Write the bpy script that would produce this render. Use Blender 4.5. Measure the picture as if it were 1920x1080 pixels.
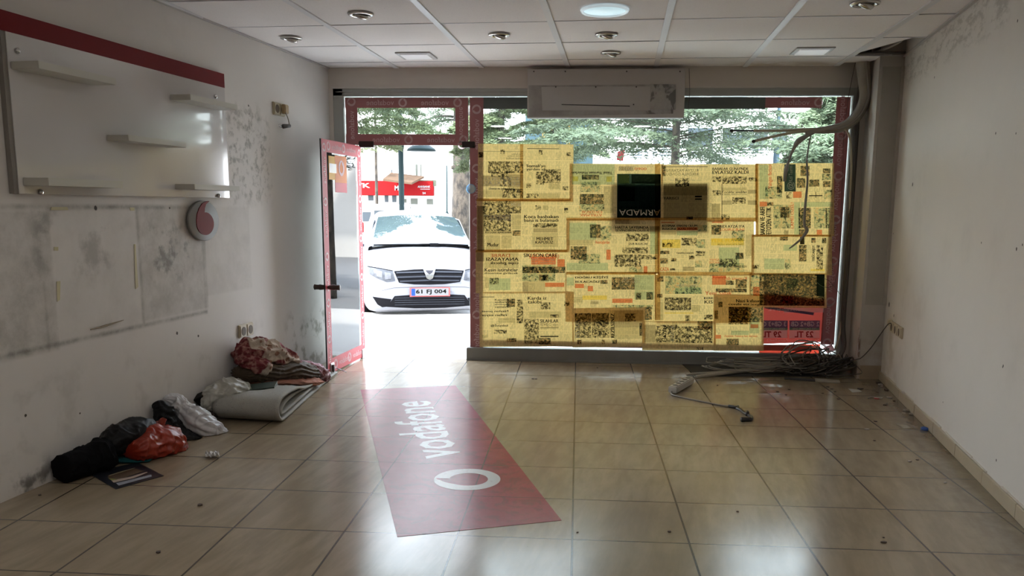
import bpy, bmesh, math, random
from mathutils import Vector, Matrix, noise
from mathutils.bvhtree import BVHTree
random.seed(7)
for o in list(bpy.data.objects): bpy.data.objects.remove(o)
SC = bpy.context.scene
C = SC.collection
V = Vector

# ------------------------------------------------------------------ camera
FPX, CX, CY = 1561.07, 973.4, 638.1
yaw, pit, rol = -.0693, .1601, .0077
fw = V((math.sin(yaw)*math.cos(pit), math.cos(yaw)*math.cos(pit), -math.sin(pit)))
rt = V((math.cos(yaw), -math.sin(yaw), 0)); up = rt.cross(fw)
r2 = rt*math.cos(rol)+up*math.sin(rol); u2 = -rt*math.sin(rol)+up*math.cos(rol)
EYE = V((0, 0, 1.4))
cam_d = bpy.data.cameras.new('camera'); cam = bpy.data.objects.new('camera', cam_d); C.objects.link(cam)
cam_d.sensor_width = 36; cam_d.lens = FPX/1920*36
cam_d.shift_x = -(CX-960)/1920; cam_d.shift_y = (CY-540)/1920
cam_d.clip_start = .05; cam_d.clip_end = 300
M = Matrix((r2, u2, -fw)).transposed().to_4x4(); M.translation = EYE
cam.matrix_world = M
SC.camera = cam

# ------------------------------------------------------------------ light
SKY = 12.5
w = bpy.data.worlds.new('sky'); SC.world = w; w.use_nodes = True
wn = w.node_tree.nodes; wl_ = w.node_tree.links
bg = wn['Background']; bg.inputs['Strength'].default_value = SKY
tc = wn.new('ShaderNodeTexCoord'); sx = wn.new('ShaderNodeSeparateXYZ'); cr = wn.new('ShaderNodeValToRGB')
wl_.new(tc.outputs['Generated'], sx.inputs[0]); wl_.new(sx.outputs['Z'], cr.inputs[0]); wl_.new(cr.outputs[0], bg.inputs[0])
cr.color_ramp.elements[0].position = 0; cr.color_ramp.elements[0].color = (.93, .96, 1, 1)
cr.color_ramp.elements[1].position = .7; cr.color_ramp.elements[1].color = (.72, .84, 1, 1)
sd = bpy.data.lights.new('sun', 'SUN'); sd.energy = 16; sd.angle = math.radians(3); sd.color = (1, .95, .87)
sun = bpy.data.objects.new('sun', sd); C.objects.link(sun)
sun.rotation_euler = V((-.55, -.5, .8)).to_track_quat('Z', 'Y').to_euler()
vs = SC.view_settings; vs.view_transform = 'Standard'; vs.look = 'None'; vs.gamma = 1; vs.exposure = 0.2; vs.use_curve_mapping = False

# ------------------------------------------------------------------ placing on real planes
def ray(x, y): return fw+r2*((x-CX)/FPX)-u2*((y-CY)/FPX)
def fl(x, y, z=0.0):
    d = ray(x, y); return EYE+d*((z-1.4)/d.z)
def onp(x, y, P, n):
    d = ray(x, y); return EYE+d*((V(P)-EYE).dot(n)/d.dot(n))
def PY(x, y, Y): return onp(x, y, (0, Y, 0), V((0, 1, 0)))
H = 2.58; YF = 7.45; YG = 7.50
WL0 = V((-2.69, 3.55, 0)); WLd = V((.475, 3.91, 0)).normalized(); WLn = V((WLd.y, -WLd.x, 0))
WR0 = V((2.02, 3.7, 0)); WRd = V((.58, 3.76, 0)).normalized(); WRn = V((-WRd.y, WRd.x, 0))
def wl(x, y, o=0.0): return onp(x, y, WL0+WLn*o, WLn)
def wr(x, y, o=0.0): return onp(x, y, WR0+WRn*o, WRn)
def xl(y): return WL0.x+(y-WL0.y)*WLd.x/WLd.y
def xr(y): return WR0.x+(y-WR0.y)*WRd.x/WRd.y

# ------------------------------------------------------------------ materials
class NT:
    def __init__(s, name):
        s.m = bpy.data.materials.new(name); s.m.use_nodes = True
        s.n = s.m.node_tree.nodes; s.l = s.m.node_tree.links
        s.out = s.n['Material Output']; s.p = s.n['Principled BSDF']
    def new(s, t, **k):
        n = s.n.new(t)
        for a, b in k.items(): setattr(n, a, b)
        return n
    def link(s, a, b): s.l.new(a, b)
    def val(s, sock, v):
        if isinstance(v, bpy.types.NodeSocket): s.l.new(v, sock)
        elif isinstance(v, (tuple, list)): sock.default_value = (*v, 1) if (len(v) == 3 and sock.type == 'RGBA') else v
        else: sock.default_value = v
    def math(s, op, a, b=0.0, c=None, clamp=False):
        n = s.new('ShaderNodeMath', operation=op); n.use_clamp = clamp
        s.val(n.inputs[0], a); s.val(n.inputs[1], b)
        if c is not None: s.val(n.inputs[2], c)
        return n.outputs[0]
    def mix(s, f, a, b, mode='MIX'):
        n = s.new('ShaderNodeMix', data_type='RGBA', blend_type=mode)
        s.val(n.inputs[0], f); s.val(n.inputs[6], a); s.val(n.inputs[7], b)
        return n.outputs[2]
    def obj(s):
        if not hasattr(s, '_tc'): s._tc = s.new('ShaderNodeTexCoord')
        return s._tc.outputs['Object']
    def xyz(s):
        if not hasattr(s, '_x'):
            s._x = s.new('ShaderNodeSeparateXYZ'); s.link(s.obj(), s._x.inputs[0])
        return s._x.outputs
    def noise(s, scale, detail=4, rough=.55, vec=None, st=None, dist=0):
        n = s.new('ShaderNodeTexNoise'); n.inputs['Scale'].default_value = scale; n.inputs['Detail'].default_value = detail
        n.inputs['Roughness'].default_value = rough; n.inputs['Distortion'].default_value = dist
        v = vec or s.obj()
        if st:
            mp = s.new('ShaderNodeMapping'); mp.inputs['Scale'].default_value = st; s.link(v, mp.inputs[0]); v = mp.outputs[0]
        s.link(v, n.inputs['Vector']); return n.outputs['Fac']
    def ramp(s, f, a, b, inv=False):
        n = s.new('ShaderNodeMapRange'); n.interpolation_type = 'SMOOTHSTEP'
        s.val(n.inputs[0], f); n.inputs[1].default_value = a; n.inputs[2].default_value = b
        n.inputs[3].default_value = 1 if inv else 0; n.inputs[4].default_value = 0 if inv else 1
        return n.outputs[0]
    def box(s, a, a0, a1, b, b0, b1, soft=.02):
        f = s.math('MULTIPLY', s.ramp(a, a0-soft, a0+soft), s.ramp(a, a1-soft, a1+soft, True))
        g = s.math('MULTIPLY', s.ramp(b, b0-soft, b0+soft), s.ramp(b, b1-soft, b1+soft, True))
        return s.math('MULTIPLY', f, g)
    def bump(s, h, dist=.002, st=.5):
        n = s.new('ShaderNodeBump'); n.inputs['Distance'].default_value = dist; n.inputs['Strength'].default_value = st
        s.link(h, n.inputs['Height']); s.link(n.outputs[0], s.p.inputs['Normal'])
MATS = {}
def mat(name, col, rough=.6, metal=0, var=.12, vs_=8, bump=0, bs=60, coat=0, spec=.5, trans=0, emis=None, alpha=None):
    if name in MATS: return MATS[name]
    t = NT(name)
    d = tuple(c*(1-var) for c in col); e = tuple(min(1, c*(1+var)) for c in col)
    t.link(t.mix(t.noise(vs_), d, e), t.p.inputs['Base Color'])
    t.p.inputs['Roughness'].default_value = rough; t.p.inputs['Metallic'].default_value = metal
    t.p.inputs['Specular IOR Level'].default_value = spec; t.p.inputs['Coat Weight'].default_value = coat
    if bump: t.bump(t.noise(bs), bump, .6)
    if trans:
        tr = t.new('ShaderNodeBsdfTranslucent'); tr.inputs[0].default_value = (*col, 1)
        mx = t.new('ShaderNodeMixShader'); mx.inputs[0].default_value = trans
        t.link(t.p.outputs[0], mx.inputs[1]); t.link(tr.outputs[0], mx.inputs[2]); t.link(mx.outputs[0], t.out.inputs[0])
    if emis:
        t.p.inputs['Emission Color'].default_value = (*emis[0], 1); t.p.inputs['Emission Strength'].default_value = emis[1]
    MATS[name] = t.m
    return t.m
def ink(name, col, opac=1.0):
    """printing ink: filters what is behind it"""
    if name in MATS: return MATS[name]
    t = NT(name); t.n.remove(t.p)
    tr = t.new('ShaderNodeBsdfTransparent'); tr.inputs[0].default_value = (*col, 1)
    t.link(tr.outputs[0], t.out.inputs[0]); MATS[name] = t.m; return t.m
def photo_ink(name, cols, scale=28, lo=.38, hi=.62, st=None):
    if name in MATS: return MATS[name]
    t = NT(name); t.n.remove(t.p)
    oi = t.new('ShaderNodeObjectInfo'); mp = t.new('ShaderNodeVectorMath', operation='ADD')
    t.link(t.obj(), mp.inputs[0])
    k = t.math('MULTIPLY', oi.outputs['Random'], 13.7); cv = t.new('ShaderNodeCombineXYZ'); t.link(k, cv.inputs[0]); t.link(k, cv.inputs[2]); t.link(cv.outputs[0], mp.inputs[1])
    f = t.noise(scale, 6, .7, mp.outputs[0], st, .6)
    r = t.new('ShaderNodeValToRGB'); el = r.color_ramp.elements
    n = len(cols)
    el[0].position = lo; el[0].color = (*cols[0], 1); el[1].position = hi; el[1].color = (*cols[-1], 1)
    for i, c in enumerate(cols[1:-1]):
        q = el.new(lo+(hi-lo)*(i+1)/(n-1)); q.color = (*c, 1)
    t.link(f, r.inputs[0])
    tr = t.new('ShaderNodeBsdfTransparent'); t.link(r.outputs[0], tr.inputs[0]); t.link(tr.outputs[0], t.out.inputs[0])
    MATS[name] = t.m; return t.m
def glass_mat(name, tint=(.93, .98, .97), ior=1.5, dirt=.0):
    t = NT(name); t.n.remove(t.p)
    tr = t.new('ShaderNodeBsdfTransparent'); tr.inputs[0].default_value = (*tint, 1)
    gl = t.new('ShaderNodeBsdfGlossy'); gl.inputs['Roughness'].default_value = .01
    fr = t.new('ShaderNodeFresnel'); fr.inputs[0].default_value = ior
    mx = t.new('ShaderNodeMixShader'); t.link(fr.outputs[0], mx.inputs[0]); t.link(tr.outputs[0], mx.inputs[1]); t.link(gl.outputs[0], mx.inputs[2])
    t.link(mx.outputs[0], t.out.inputs[0]); return t.m

# ------------------------------------------------------------------ mesh helpers
class MB:
    def __init__(s): s.v = []; s.f = []; s.mi = []; s.sm = []
    def add(s, vs, fs, mi=0, T=None, smooth=False):
        b = len(s.v)
        for p in vs: s.v.append(tuple(T @ V(p)) if T else tuple(p))
        for f in fs: s.f.append(tuple(b+i for i in f)); s.mi.append(mi); s.sm.append(smooth)
        return s
    def box(s, lo, hi, mi=0, T=None, bev=0):
        x0, y0, z0 = lo; x1, y1, z1 = hi
        if bev:
            bm = bmesh.new(); bmesh.ops.create_cube(bm, size=1)
            bmesh.ops.scale(bm, vec=(x1-x0, y1-y0, z1-z0), verts=bm.verts)
            bmesh.ops.translate(bm, vec=((x0+x1)/2, (y0+y1)/2, (z0+z1)/2), verts=bm.verts)
            bmesh.ops.bevel(bm, geom=bm.edges[:], offset=bev, segments=2, affect='EDGES')
            bm.verts.index_update()
            s.add([v.co[:] for v in bm.verts], [[v.index for v in f.verts] for f in bm.faces], mi, T); bm.free(); return s
        vs = [(x0, y0, z0), (x1, y0, z0), (x1, y1, z0), (x0, y1, z0), (x0, y0, z1), (x1, y0, z1), (x1, y1, z1), (x0, y1, z1)]
        return s.add(vs, [(0, 3, 2, 1), (4, 5, 6, 7), (0, 1, 5, 4), (1, 2, 6, 5), (2, 3, 7, 6), (3, 0, 4, 7)], mi, T)
    def prism(s, poly, z0, z1, mi=0, T=None):
        n = len(poly); vs = [(p[0], p[1], z0) for p in poly]+[(p[0], p[1], z1) for p in poly]
        fs = [tuple(range(n))[::-1], tuple(range(n, 2*n))]+[(i, (i+1) % n, n+(i+1) % n, n+i) for i in range(n)]
        return s.add(vs, fs, mi, T)
    def slab(s, pts, nrm, th, mi=0):
        n = len(pts); nrm = V(nrm)*th
        vs = [V(p) for p in pts]+[V(p)+nrm for p in pts]
        fs = [tuple(range(n))[::-1], tuple(range(n, 2*n))]+[(i, (i+1) % n, n+(i+1) % n, n+i) for i in range(n)]
        return s.add(vs, fs, mi)
    def lathe(s, prof, seg=24, mi=0, T=None, smooth=True, sx=1, sy=1):
        vs = []; fs = []
        for r, z in prof:
            for k in range(seg):
                a = 2*math.pi*k/seg; vs.append((r*math.cos(a)*sx, r*math.sin(a)*sy, z))
        for i in range(len(prof)-1):
            for k in range(seg):
                k2 = (k+1) % seg; fs.append((i*seg+k, i*seg+k2, (i+1)*seg+k2, (i+1)*seg+k))
        fs.append(tuple(range(seg))[::-1]); fs.append(tuple((len(prof)-1)*seg+k for k in range(seg)))
        return s.add(vs, fs, mi, T, smooth)
    def tube(s, pts, r, seg=8, mi=0, sub=6, smooth=True):
        pts = crom([V(p) for p in pts], sub) if sub > 1 and len(pts) > 2 else [V(p) for p in pts]
        n = len(pts); vs = []; fs = []
        T0 = (pts[1]-pts[0]).normalized(); N = T0.orthogonal().normalized()
        for i, p in enumerate(pts):
            T = (pts[min(i+1, n-1)]-pts[max(i-1, 0)]).normalized()
            N = (N-T*N.dot(T)); N = N.normalized() if N.length > 1e-6 else T.orthogonal().normalized()
            B = T.cross(N)
            rr = r if not isinstance(r, (list, tuple)) else lerp_list(r, i/(n-1))
            for k in range(seg):
                a = 2*math.pi*k/seg; vs.append(p+N*math.cos(a)*rr+B*math.sin(a)*rr)
        for i in range(n-1):
            for k in range(seg):
                k2 = (k+1) % seg; fs.append((i*seg+k, i*seg+k2, (i+1)*seg+k2, (i+1)*seg+k))
        fs.append(tuple(range(seg))[::-1]); fs.append(tuple((n-1)*seg+k for k in range(seg)))
        return s.add(vs, fs, mi, None, smooth)
    def build(s, name, mats, parent=None, fix=True):
        me = bpy.data.meshes.new(name); me.from_pydata(s.v, [], s.f)
        if not isinstance(mats, (list, tuple)): mats = [mats]
        for m in mats: me.materials.append(m)
        me.polygons.foreach_set('material_index', s.mi); me.polygons.foreach_set('use_smooth', s.sm)
        if fix:
            bm = bmesh.new(); bm.from_mesh(me); bmesh.ops.recalc_face_normals(bm, faces=bm.faces); bm.to_mesh(me); bm.free()
        me.update()
        o = bpy.data.objects.new(name, me); C.objects.link(o)
        if parent:
            o.parent = parent; o.matrix_parent_inverse = parent.matrix_basis.inverted()
        return o
def lerp_list(l, t):
    x = t*(len(l)-1); i = min(int(x), len(l)-2); return l[i]+(l[i+1]-l[i])*(x-i)
def crom(P, n):
    out = []
    for i in range(len(P)-1):
        a = P[max(i-1, 0)]; b = P[i]; c = P[i+1]; d = P[min(i+2, len(P)-1)]
        for k in range(n):
            t = k/n; out.append(.5*((2*b)+(c-a)*t+(2*a-5*b+4*c-d)*t*t+(3*b-a-3*c+d)*t**3))
    out.append(P[-1]); return out
def empty(name, loc=(0, 0, 0)):
    o = bpy.data.objects.new(name, None); C.objects.link(o); o.location = loc; o.empty_display_size = .1
    return o
def tag(o, label=None, cat=None, group=None, kind=None):
    if label: o['label'] = label
    if cat: o['category'] = cat
    if group: o['group'] = group
    if kind: o['kind'] = kind
    return o
def struct(o, label=None):
    o['kind'] = 'structure'
    if label: o['label'] = label
    return o
def copy_tree(o, parent=None):
    c = o.copy(); C.objects.link(c)
    if parent: c.parent = parent
    for ch in list(o.children): copy_tree(ch, c)
    return c
_tx = {}
def text_geo(s, bold=0.0):
    k = (s, bold)
    if k not in _tx:
        cu = bpy.data.curves.new('t', 'FONT'); cu.body = s; cu.offset = bold; cu.resolution_u = 2
        o = bpy.data.objects.new('t', cu); C.objects.link(o)
        bpy.context.view_layer.update()
        me = bpy.data.meshes.new_from_object(o)
        vs = [v.co.copy() for v in me.vertices]; fs = [tuple(p.vertices) for p in me.polygons]
        x0 = min(v.x for v in vs); x1 = max(v.x for v in vs); y0 = min(v.y for v in vs); y1 = max(v.y for v in vs)
        _tx[k] = (vs, fs, x0, x1, y0, y1)
        bpy.data.objects.remove(o); bpy.data.curves.remove(cu); bpy.data.meshes.remove(me)
    return _tx[k]
def put_text(mb, s, O, d, u, width=None, size=None, mi=0, bold=.012, wave=None, height=None):
    """lower-left corner O, reading along unit d, letters up along unit u"""
    vs, fs, x0, x1, y0, y1 = text_geo(s, bold)
    kx = width/(x1-x0) if width else size
    ky = height/(y1-y0) if height else (size if size else kx)
    pts = [O+d*((v.x-x0)*kx)+u*((v.y-(y0 if height else 0))*ky) for v in vs]
    if wave: pts = [wave(p) for p in pts]
    mb.add(pts, fs, mi)
def ring_logo(mb, O, d, u, R, mi=0, n=40):
    """round mark: a disc whose inside drop is left open"""
    vs = []; fs = []
    for k in range(n+1):
        a = 1.25+2*math.pi*k/n; dl = 2*math.pi*k/n
        rho = .58
        if dl < 1.1: rho = .58+.38*(1-dl/1.1)**1.6
        ca, sa = math.cos(a), math.sin(a)
        vs += [O+d*(R*ca)+u*(R*sa), O+d*(R*(rho*ca-.02))+u*(R*(rho*sa-.04*(rho < .9)))]
    for k in range(n): fs.append((2*k, 2*k+2, 2*k+3, 2*k+1))
    mb.add(vs, fs, mi)

# ================================================================== ROOM SHELL
Z3 = V((0, 0, 1)); EX = V((1, 0, 0)); EY = V((0, 1, 0))
YB = -1.6                                  # back wall
def wall_mat(name, base, stains=(), blotch=(), dots=(), extra=None):
    t = NT(name); X, Y, Z = t.xyz()
    col = t.mix(t.noise(1.3, 5), tuple(c*.93 for c in base), tuple(min(1, c*1.05) for c in base))
    grime = t.ramp(t.noise(2.2, 7, .65), .5, .75)
    col = t.mix(t.math('MULTIPLY', grime, .25), col, tuple(c*.72 for c in base))
    for (y0, y1, z0, z1, amt, c) in stains:
        m = t.box(Y, y0, y1, Z, z0, z1, .012)
        m = t.math('MULTIPLY', m, t.math('MULTIPLY_ADD', t.ramp(t.noise(5.5, 6, .7), .3, .75), amt, amt*.25))
        col = t.mix(m, col, c)
    for (y0, y1, z0, z1, amt, sc, c) in blotch:
        m = t.box(Y, y0, y1, Z, z0, z1, .09)
        m = t.math('MULTIPLY', m, t.math('MULTIPLY', t.ramp(t.noise(sc, 5, .6), .5, .66), amt))
        col = t.mix(m, col, c)
    for (y, z, r) in dots:
        dy = t.math('SUBTRACT', Y, y); dz = t.math('SUBTRACT', Z, z)
        dd = t.math('SQRT', t.math('ADD', t.math('MULTIPLY', dy, dy), t.math('MULTIPLY', dz, dz)))
        dd = t.math('ADD', dd, t.math('MULTIPLY', t.math('SUBTRACT', t.noise(60, 2), .5), r))
        col = t.mix(t.ramp(dd, r*.7, r*1.1, True), col, (.05, .04, .03))
    if extra: col = extra(t, col)
    t.link(col, t.p.inputs['Base Color']); t.p.inputs['Roughness'].default_value = .55; t.p.inputs['Specular IOR Level'].default_value = .35
    t.bump(t.noise(30, 4), .002, .25)
    return t.m
def yz(f, *q): p = f(*q); return (p.y, p.z)
def rect(f, l, tp, r, b):
    a = f(l, (tp+b)/2); c = f(r, (tp+b)/2); d = f((l+r)/2, tp); e = f((l+r)/2, b)
    return (min(a.y, c.y), max(a.y, c.y), min(d.z, e.z), max(d.z, e.z))
st = []; bl = []
grey = (.27, .25, .22); dk = (.16, .15, .13)
za = wl(300, 388).z; zb = wl(330, 590).z
def yo(px): return wl(px, 480).y
st += [(yo(262), yo(382), zb, za, .50, grey), (yo(100), yo(262), zb-.02, za, .16, grey), (2.0, yo(98), zb-.05, za-.02, .55, grey)]
st += [(2.0, yo(384), zb-.035, zb-.012, .75, dk), (2.0, yo(384), za-.012, za+.012, .6, dk), (yo(380), yo(386), zb, za, .6, grey), (yo(259), yo(264), zb-.02, za, .7, grey), (yo(76), yo(80), zb-.05, zb+.3, .6, grey)]
st += [(yo(384), yo(470), zb+.08, za+.0, .22, grey)]
bl += [(yo(275), yo(360), zb+.22, zb+.55, .75, 9, dk), (yo(60), yo(110), zb+.35, zb+.75, .55, 5, dk)]
b = rect(wl, 425, 215, 505, 375); bl += [(b[0], b[1], b[2], b[3], .5, 11, dk), (b[0], b[1], b[2], b[3], .35, 22, dk)]
bl += [(yo(130), yo(240), zb+.3, zb+.6, .45, 5, dk)]
b = rect(wl, 585, 625, 622, 700); bl += [(6.5, 7.5, .02, .5, .7, 7, (.2, .17, .12))]
bl += [(2.0, 5.5, -.05, .10, .9, 6, (.10, .09, .08)), (2.0, 7.4, .15, .55, .25, 3.5, grey)]
b = rect(wl, 445, 200, 472, 225); bl += [(b[0]-.1, b[1]+.1, 2.0, 2.08, .8, 12, dk)]
dl = [yz(wl, 48, 779)+(.008,), yz(wl, 150, 775)+(.006,), yz(wl, 332, 625)+(.012,), yz(wl, 372, 630)+(.01,), yz(wl, 179, 390)+(.013,), yz(wl, 318, 390)+(.008,), yz(wl, 466, 198)+(.008,), yz(wl, 467, 214)+(.006,)]
WALL = (.665, .63, .60)
m_wl = wall_mat('left_wall_paint', WALL, st, bl, dl)
rd = [(1711, 346, .016), (1752, 145, .008), (1867, 250, .008), (1905, 250, .006), (1840, 455, .007), (1906, 467, .01), (1917, 459, .007), (1667, 571, .022), (1676, 592, .012), (1768, 754, .006), (1881, 686, .008), (1868, 863, .008), (1675, 438, .007), (1908, 39, .008), (1880, 688, .006), (1657, 586, .006)]
rs = []; zt = H
def rextra(t, col):
    X, Y, Z = t.xyz()
    m = t.math('MULTIPLY', t.box(Y, 4.6, 7.2, Z, 2.34, 2.62, .06), t.math('MULTIPLY', t.ramp(t.noise(9, 8, .8, None, (1, .6, 1.6)), .47, .6), .55))
    col = t.mix(m, col, (.3, .27, .23))
    m = t.math('MULTIPLY', t.box(Y, 6.2, 7.5, Z, -.1, .5, .2), t.math('MULTIPLY', t.ramp(t.noise(4, 6), .4, .7), .5))
    return t.mix(m, col, (.36, .28, .19))
m_wr = wall_mat('right_wall_paint', (.66, .62, .565), [], [(5.7, 6.9, .2, .9, .2, 4, (.4, .35, .28))], [yz(wr, a, b_)+(r,) for a, b_, r in rd], rextra)
m_plain = mat('plain_wall_paint', (.6, .57, .53), .7, var=.05, vs_=2)

def wall_prism(name, a, b, z0, z1, n, th, m):
    mb = MB(); a = V(a); b = V(b)
    pts = [V((a.x, a.y, z0)), V((b.x, b.y, z0)), V((b.x, b.y, z1)), V((a.x, a.y, z1))]
    mb.slab(pts, -V(n), th); return struct(mb.build(name, m))
HT = 3.0
wall_prism('wall_left', (xl(YB), YB, 0), (xl(7.62), 7.62, 0), -.03, HT, WLn, .18, m_wl)
wall_prism('wall_right', (xr(YB), YB, 0), (xr(7.62), 7.62, 0), -.03, HT, WRn, .18, m_wr)
wall_prism('wall_back', (xl(YB)-.2, YB, 0), (xr(YB)+.2, YB, 0), -.03, HT, (0, 1, 0), .18, m_plain)

# ---- floor tiles
t = NT('floor_tiles'); X, Y, Z = t.xyz()
TS = .4932
gx = t.math('MULTIPLY_ADD', X, 1/TS, (.0011+40*TS)/TS); gy = t.math('MULTIPLY_ADD', Y, 1/TS, (-3.3716+40*TS)/TS)
fx = t.math('ABSOLUTE', t.math('SUBTRACT', t.math('FRACT', gx), .5)); fy = t.math('ABSOLUTE', t.math('SUBTRACT', t.math('FRACT', gy), .5))
gl = t.math('MAXIMUM', t.ramp(fx, .489, .4935), t.ramp(fy, .490, .4945))
cv = t.new('ShaderNodeCombineXYZ'); t.link(t.math('FLOOR', gx), cv.inputs[0]); t.link(t.math('FLOOR', gy), cv.inputs[1])
wnz = t.new('ShaderNodeTexWhiteNoise'); wnz.noise_dimensions = '3D'; t.link(cv.outputs[0], wnz.inputs['Vector'])
ad = t.new('ShaderNodeVectorMath', operation='ADD'); t.link(t.obj(), ad.inputs[0])
scl = t.new('ShaderNodeVectorMath', operation='SCALE'); scl.inputs['Scale'].default_value = 9; t.link(wnz.outputs['Color'], scl.inputs[0]); t.link(scl.outputs[0], ad.inputs[1])
rot = t.new('ShaderNodeMapping'); rot.inputs['Rotation'].default_value = (0, 0, .16); t.link(ad.outputs[0], rot.inputs[0])
grain = t.noise(3.2, 6, .6, rot.outputs[0], (4.5, .9, 1), .25)
base = t.mix(t.ramp(grain, .3, .7), (.255, .198, .130), (.33, .265, .182))
base = t.mix(t.math('MULTIPLY', wnz.outputs['Value'], .35), base, (.285, .22, .145))
dirt = t.math('MULTIPLY', t.ramp(t.noise(1.6, 7, .7), .45, .72), .3)
base = t.mix(dirt, base, (.21, .17, .125))
# dust gathered along the right skirting and under the cables
edge = t.math('SUBTRACT', t.math('MULTIPLY_ADD', t.math('SUBTRACT', Y, 3.7), .1543, 2.02), X)
dm = t.math('MULTIPLY', t.ramp(t.math('ADD', edge, t.math('MULTIPLY', t.noise(7, 6, .7), .35)), .12, .5, True), .75)
base = t.mix(dm, base, (.085, .066, .048))
dm2 = t.math('MULTIPLY', t.box(X, 1.2, 2.7, Y, 6.2, 7.6, .35), t.math('MULTIPLY', t.ramp(t.noise(5, 7, .7), .35, .65), .5))
base = t.mix(dm2, base, (.2, .16, .12))
specks = t.math('MULTIPLY', t.ramp(t.noise(45, 2, .5), .76, .79), .5)
base = t.mix(specks, base, (.12, .09, .07))
base = t.mix(t.math('MULTIPLY', gl, .95), base, (.045, .032, .024))
t.link(base, t.p.inputs['Base Color'])
rg = t.math('MULTIPLY_ADD', t.noise(6, 5), .08, .15)
t.link(rg, t.p.inputs['Roughness']); t.p.inputs['Specular IOR Level'].default_value = .55
t.bump(t.noise(2.5, 1), .002, .12)
mb = MB(); mb.prism([(xl(YB), YB), (xr(YB), YB), (xr(7.5), 7.5), (xl(7.5), 7.5)], -.03, 0)
struct(mb.build('floor', t.m))
# threshold strip in the doorway
mb = MB(); mb.box((-2.16, 7.5, -.05), (2.5, 7.72, -.004))
struct(mb.build('trim_1', mat('threshold_marble', (.62, .6, .57), .35, var=.15, vs_=14)))

# ---- skirting on the right and at the column
m_skirt = mat('skirting_tile', (.42, .35, .25), .3, var=.18, vs_=7)
mb = MB(); L = (V((xr(6.98), 6.98, 0))-V((xr(YB), YB, 0))).length
a0 = V((xr(YB), YB, 0)); k = 0; s_ = 0.03
T = Matrix.Translation(a0) @ Matrix.Rotation(math.atan2(WRd.y, WRd.x), 4, 'Z')
while s_ < L-.05:
    e = min(s_+.488, L); mb.box((s_, .0, 0), (e, .013+.002*random.random(), .072+.004*random.random()), 0, T, .002); s_ = e+.005
mb2 = MB(); s_ = 0
while s_ < L-.05:
    e = s_+.03+random.random()*.22; h = .072+.004
    if random.random() < .75: mb.box((s_, 0, h-.001), (min(e, L), .006+.004*random.random(), h+.004+.006*random.random()), 1, T)
    s_ = e
struct(mb.build('baseboard_right', [m_skirt, mat('caulk', (.55, .5, .43), .8)]))

# ---- facade masonry: beam over the window, cheeks
m_beam = mat('beam_paint', (.62, .565, .51), .75, var=.08, vs_=3)
mb = MB(); mb.box((xl(7.6)-.02, YF, 2.415), (2.62, YF+.25, HT))
mb.box((xl(7.6)-.05, YF-.0, -.03), (-2.178, YF+.25, 2.415)); mb.box((2.365, YF, -.03), (2.62, YF+.25, 2.415))
struct(mb.build('wall_front', m_beam))
mb = MB(); mb.box((-2.19, YF-.008, 2.405), (2.36, YF+.02, 2.42)); struct(mb.build('trim_2', mat('bright_bead', (.62, .58, .53), .5)))

# ---- column in the right corner
def cextra(t, col):
    X, Y, Z = t.xyz()
    m = t.math('MULTIPLY', t.box(X, 2.325, 2.345, Z, 0, .42, .012), t.ramp(t.noise(14, 6, .7, None, (1, 1, .4)), .45, .55))
    col = t.mix(m, col, (.13, .045, .02))
    m = t.math('MULTIPLY', t.ramp(Z, .1, .6, True), t.math('MULTIPLY', t.ramp(t.noise(6, 6), .35, .65), .6))
    col = t.mix(m, col, (.33, .22, .13))
    m = t.math('MULTIPLY', t.ramp(t.noise(4, 7, .7, None, (1, 1, .35)), .5, .7), .35)
    return t.mix(m, col, (.33, .28, .21))
m_col = wall_mat('column_paint', (.52, .49, .45), [], [], [], cextra)
mb = MB()
mb.prism([(2.335, 6.98), (xr(6.98)+.04, 6.98), (2.64, 7.6), (2.43, 7.6)], -.03, 2.72)
struct(mb.build('wall_column', m_col))
mb = MB(); mb.prism([(2.355, 6.969), (xr(6.969), 6.969), (xr(6.98), 6.981), (2.355, 6.981)], 0, .115)
struct(mb.build('trim_3', mat('column_skirting', (.36, .27, .18), .5, var=.25, vs_=9)))
# cable duct strip down the inner right corner
m_duct = mat('duct_paint', (.47, .43, .37), .6, var=.12)
mb = MB(); mb.box((2.50, 6.955, .62), (2.535, 6.98, 2.5), 0, None, .003); mb.box((2.36, 6.972, .62), (2.52, 6.98, 2.5), 1)
struct(mb.build('trim_4', [m_duct, mat('old_panel_paint', (.40, .375, .33), .7, var=.1)]))

# ---- suspended ceiling
A = -.05; e1 = V((math.cos(A), math.sin(A), 0)); e2 = V((-math.sin(A), math.cos(A), 0))
G0 = V((-.167, 6.372, H)); GX, GY = .747, .718
def gp(i, j): return G0+e1*((i-2)*GX)+e2*(j*GY)
room = [(xl(YB), YB), (xr(YB), YB), (xr(7.449), 7.449), (xl(7.449), 7.449)]
def clip(poly, room=room):
    out = list(poly)
    for i in range(len(room)):
        a = room[i]; b = room[(i+1) % len(room)]; inp = out; out = []
        side = lambda p: (b[0]-a[0])*(p[1]-a[1])-(b[1]-a[1])*(p[0]-a[0])
        for k in range(len(inp)):
            p = inp[k]; q = inp[(k+1) % len(inp)]; sp, sq = side(p), side(q)
            if sp >= 0: out.append(p)
            if (sp >= 0) != (sq >= 0):
                u = sp/(sp-sq); out.append((p[0]+(q[0]-p[0])*u, p[1]+(q[1]-p[1])*u))
        if not out: return []
    return out
t = NT('ceiling_tile'); X, Y, Z = t.xyz()
col = t.mix(t.noise(2, 3), (.80, .765, .755), (.86, .83, .82))
col = t.mix(t.math('MULTIPLY', t.ramp(t.noise(140, 2), .58, .66), .25), col, (.60, .57, .55))
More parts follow.
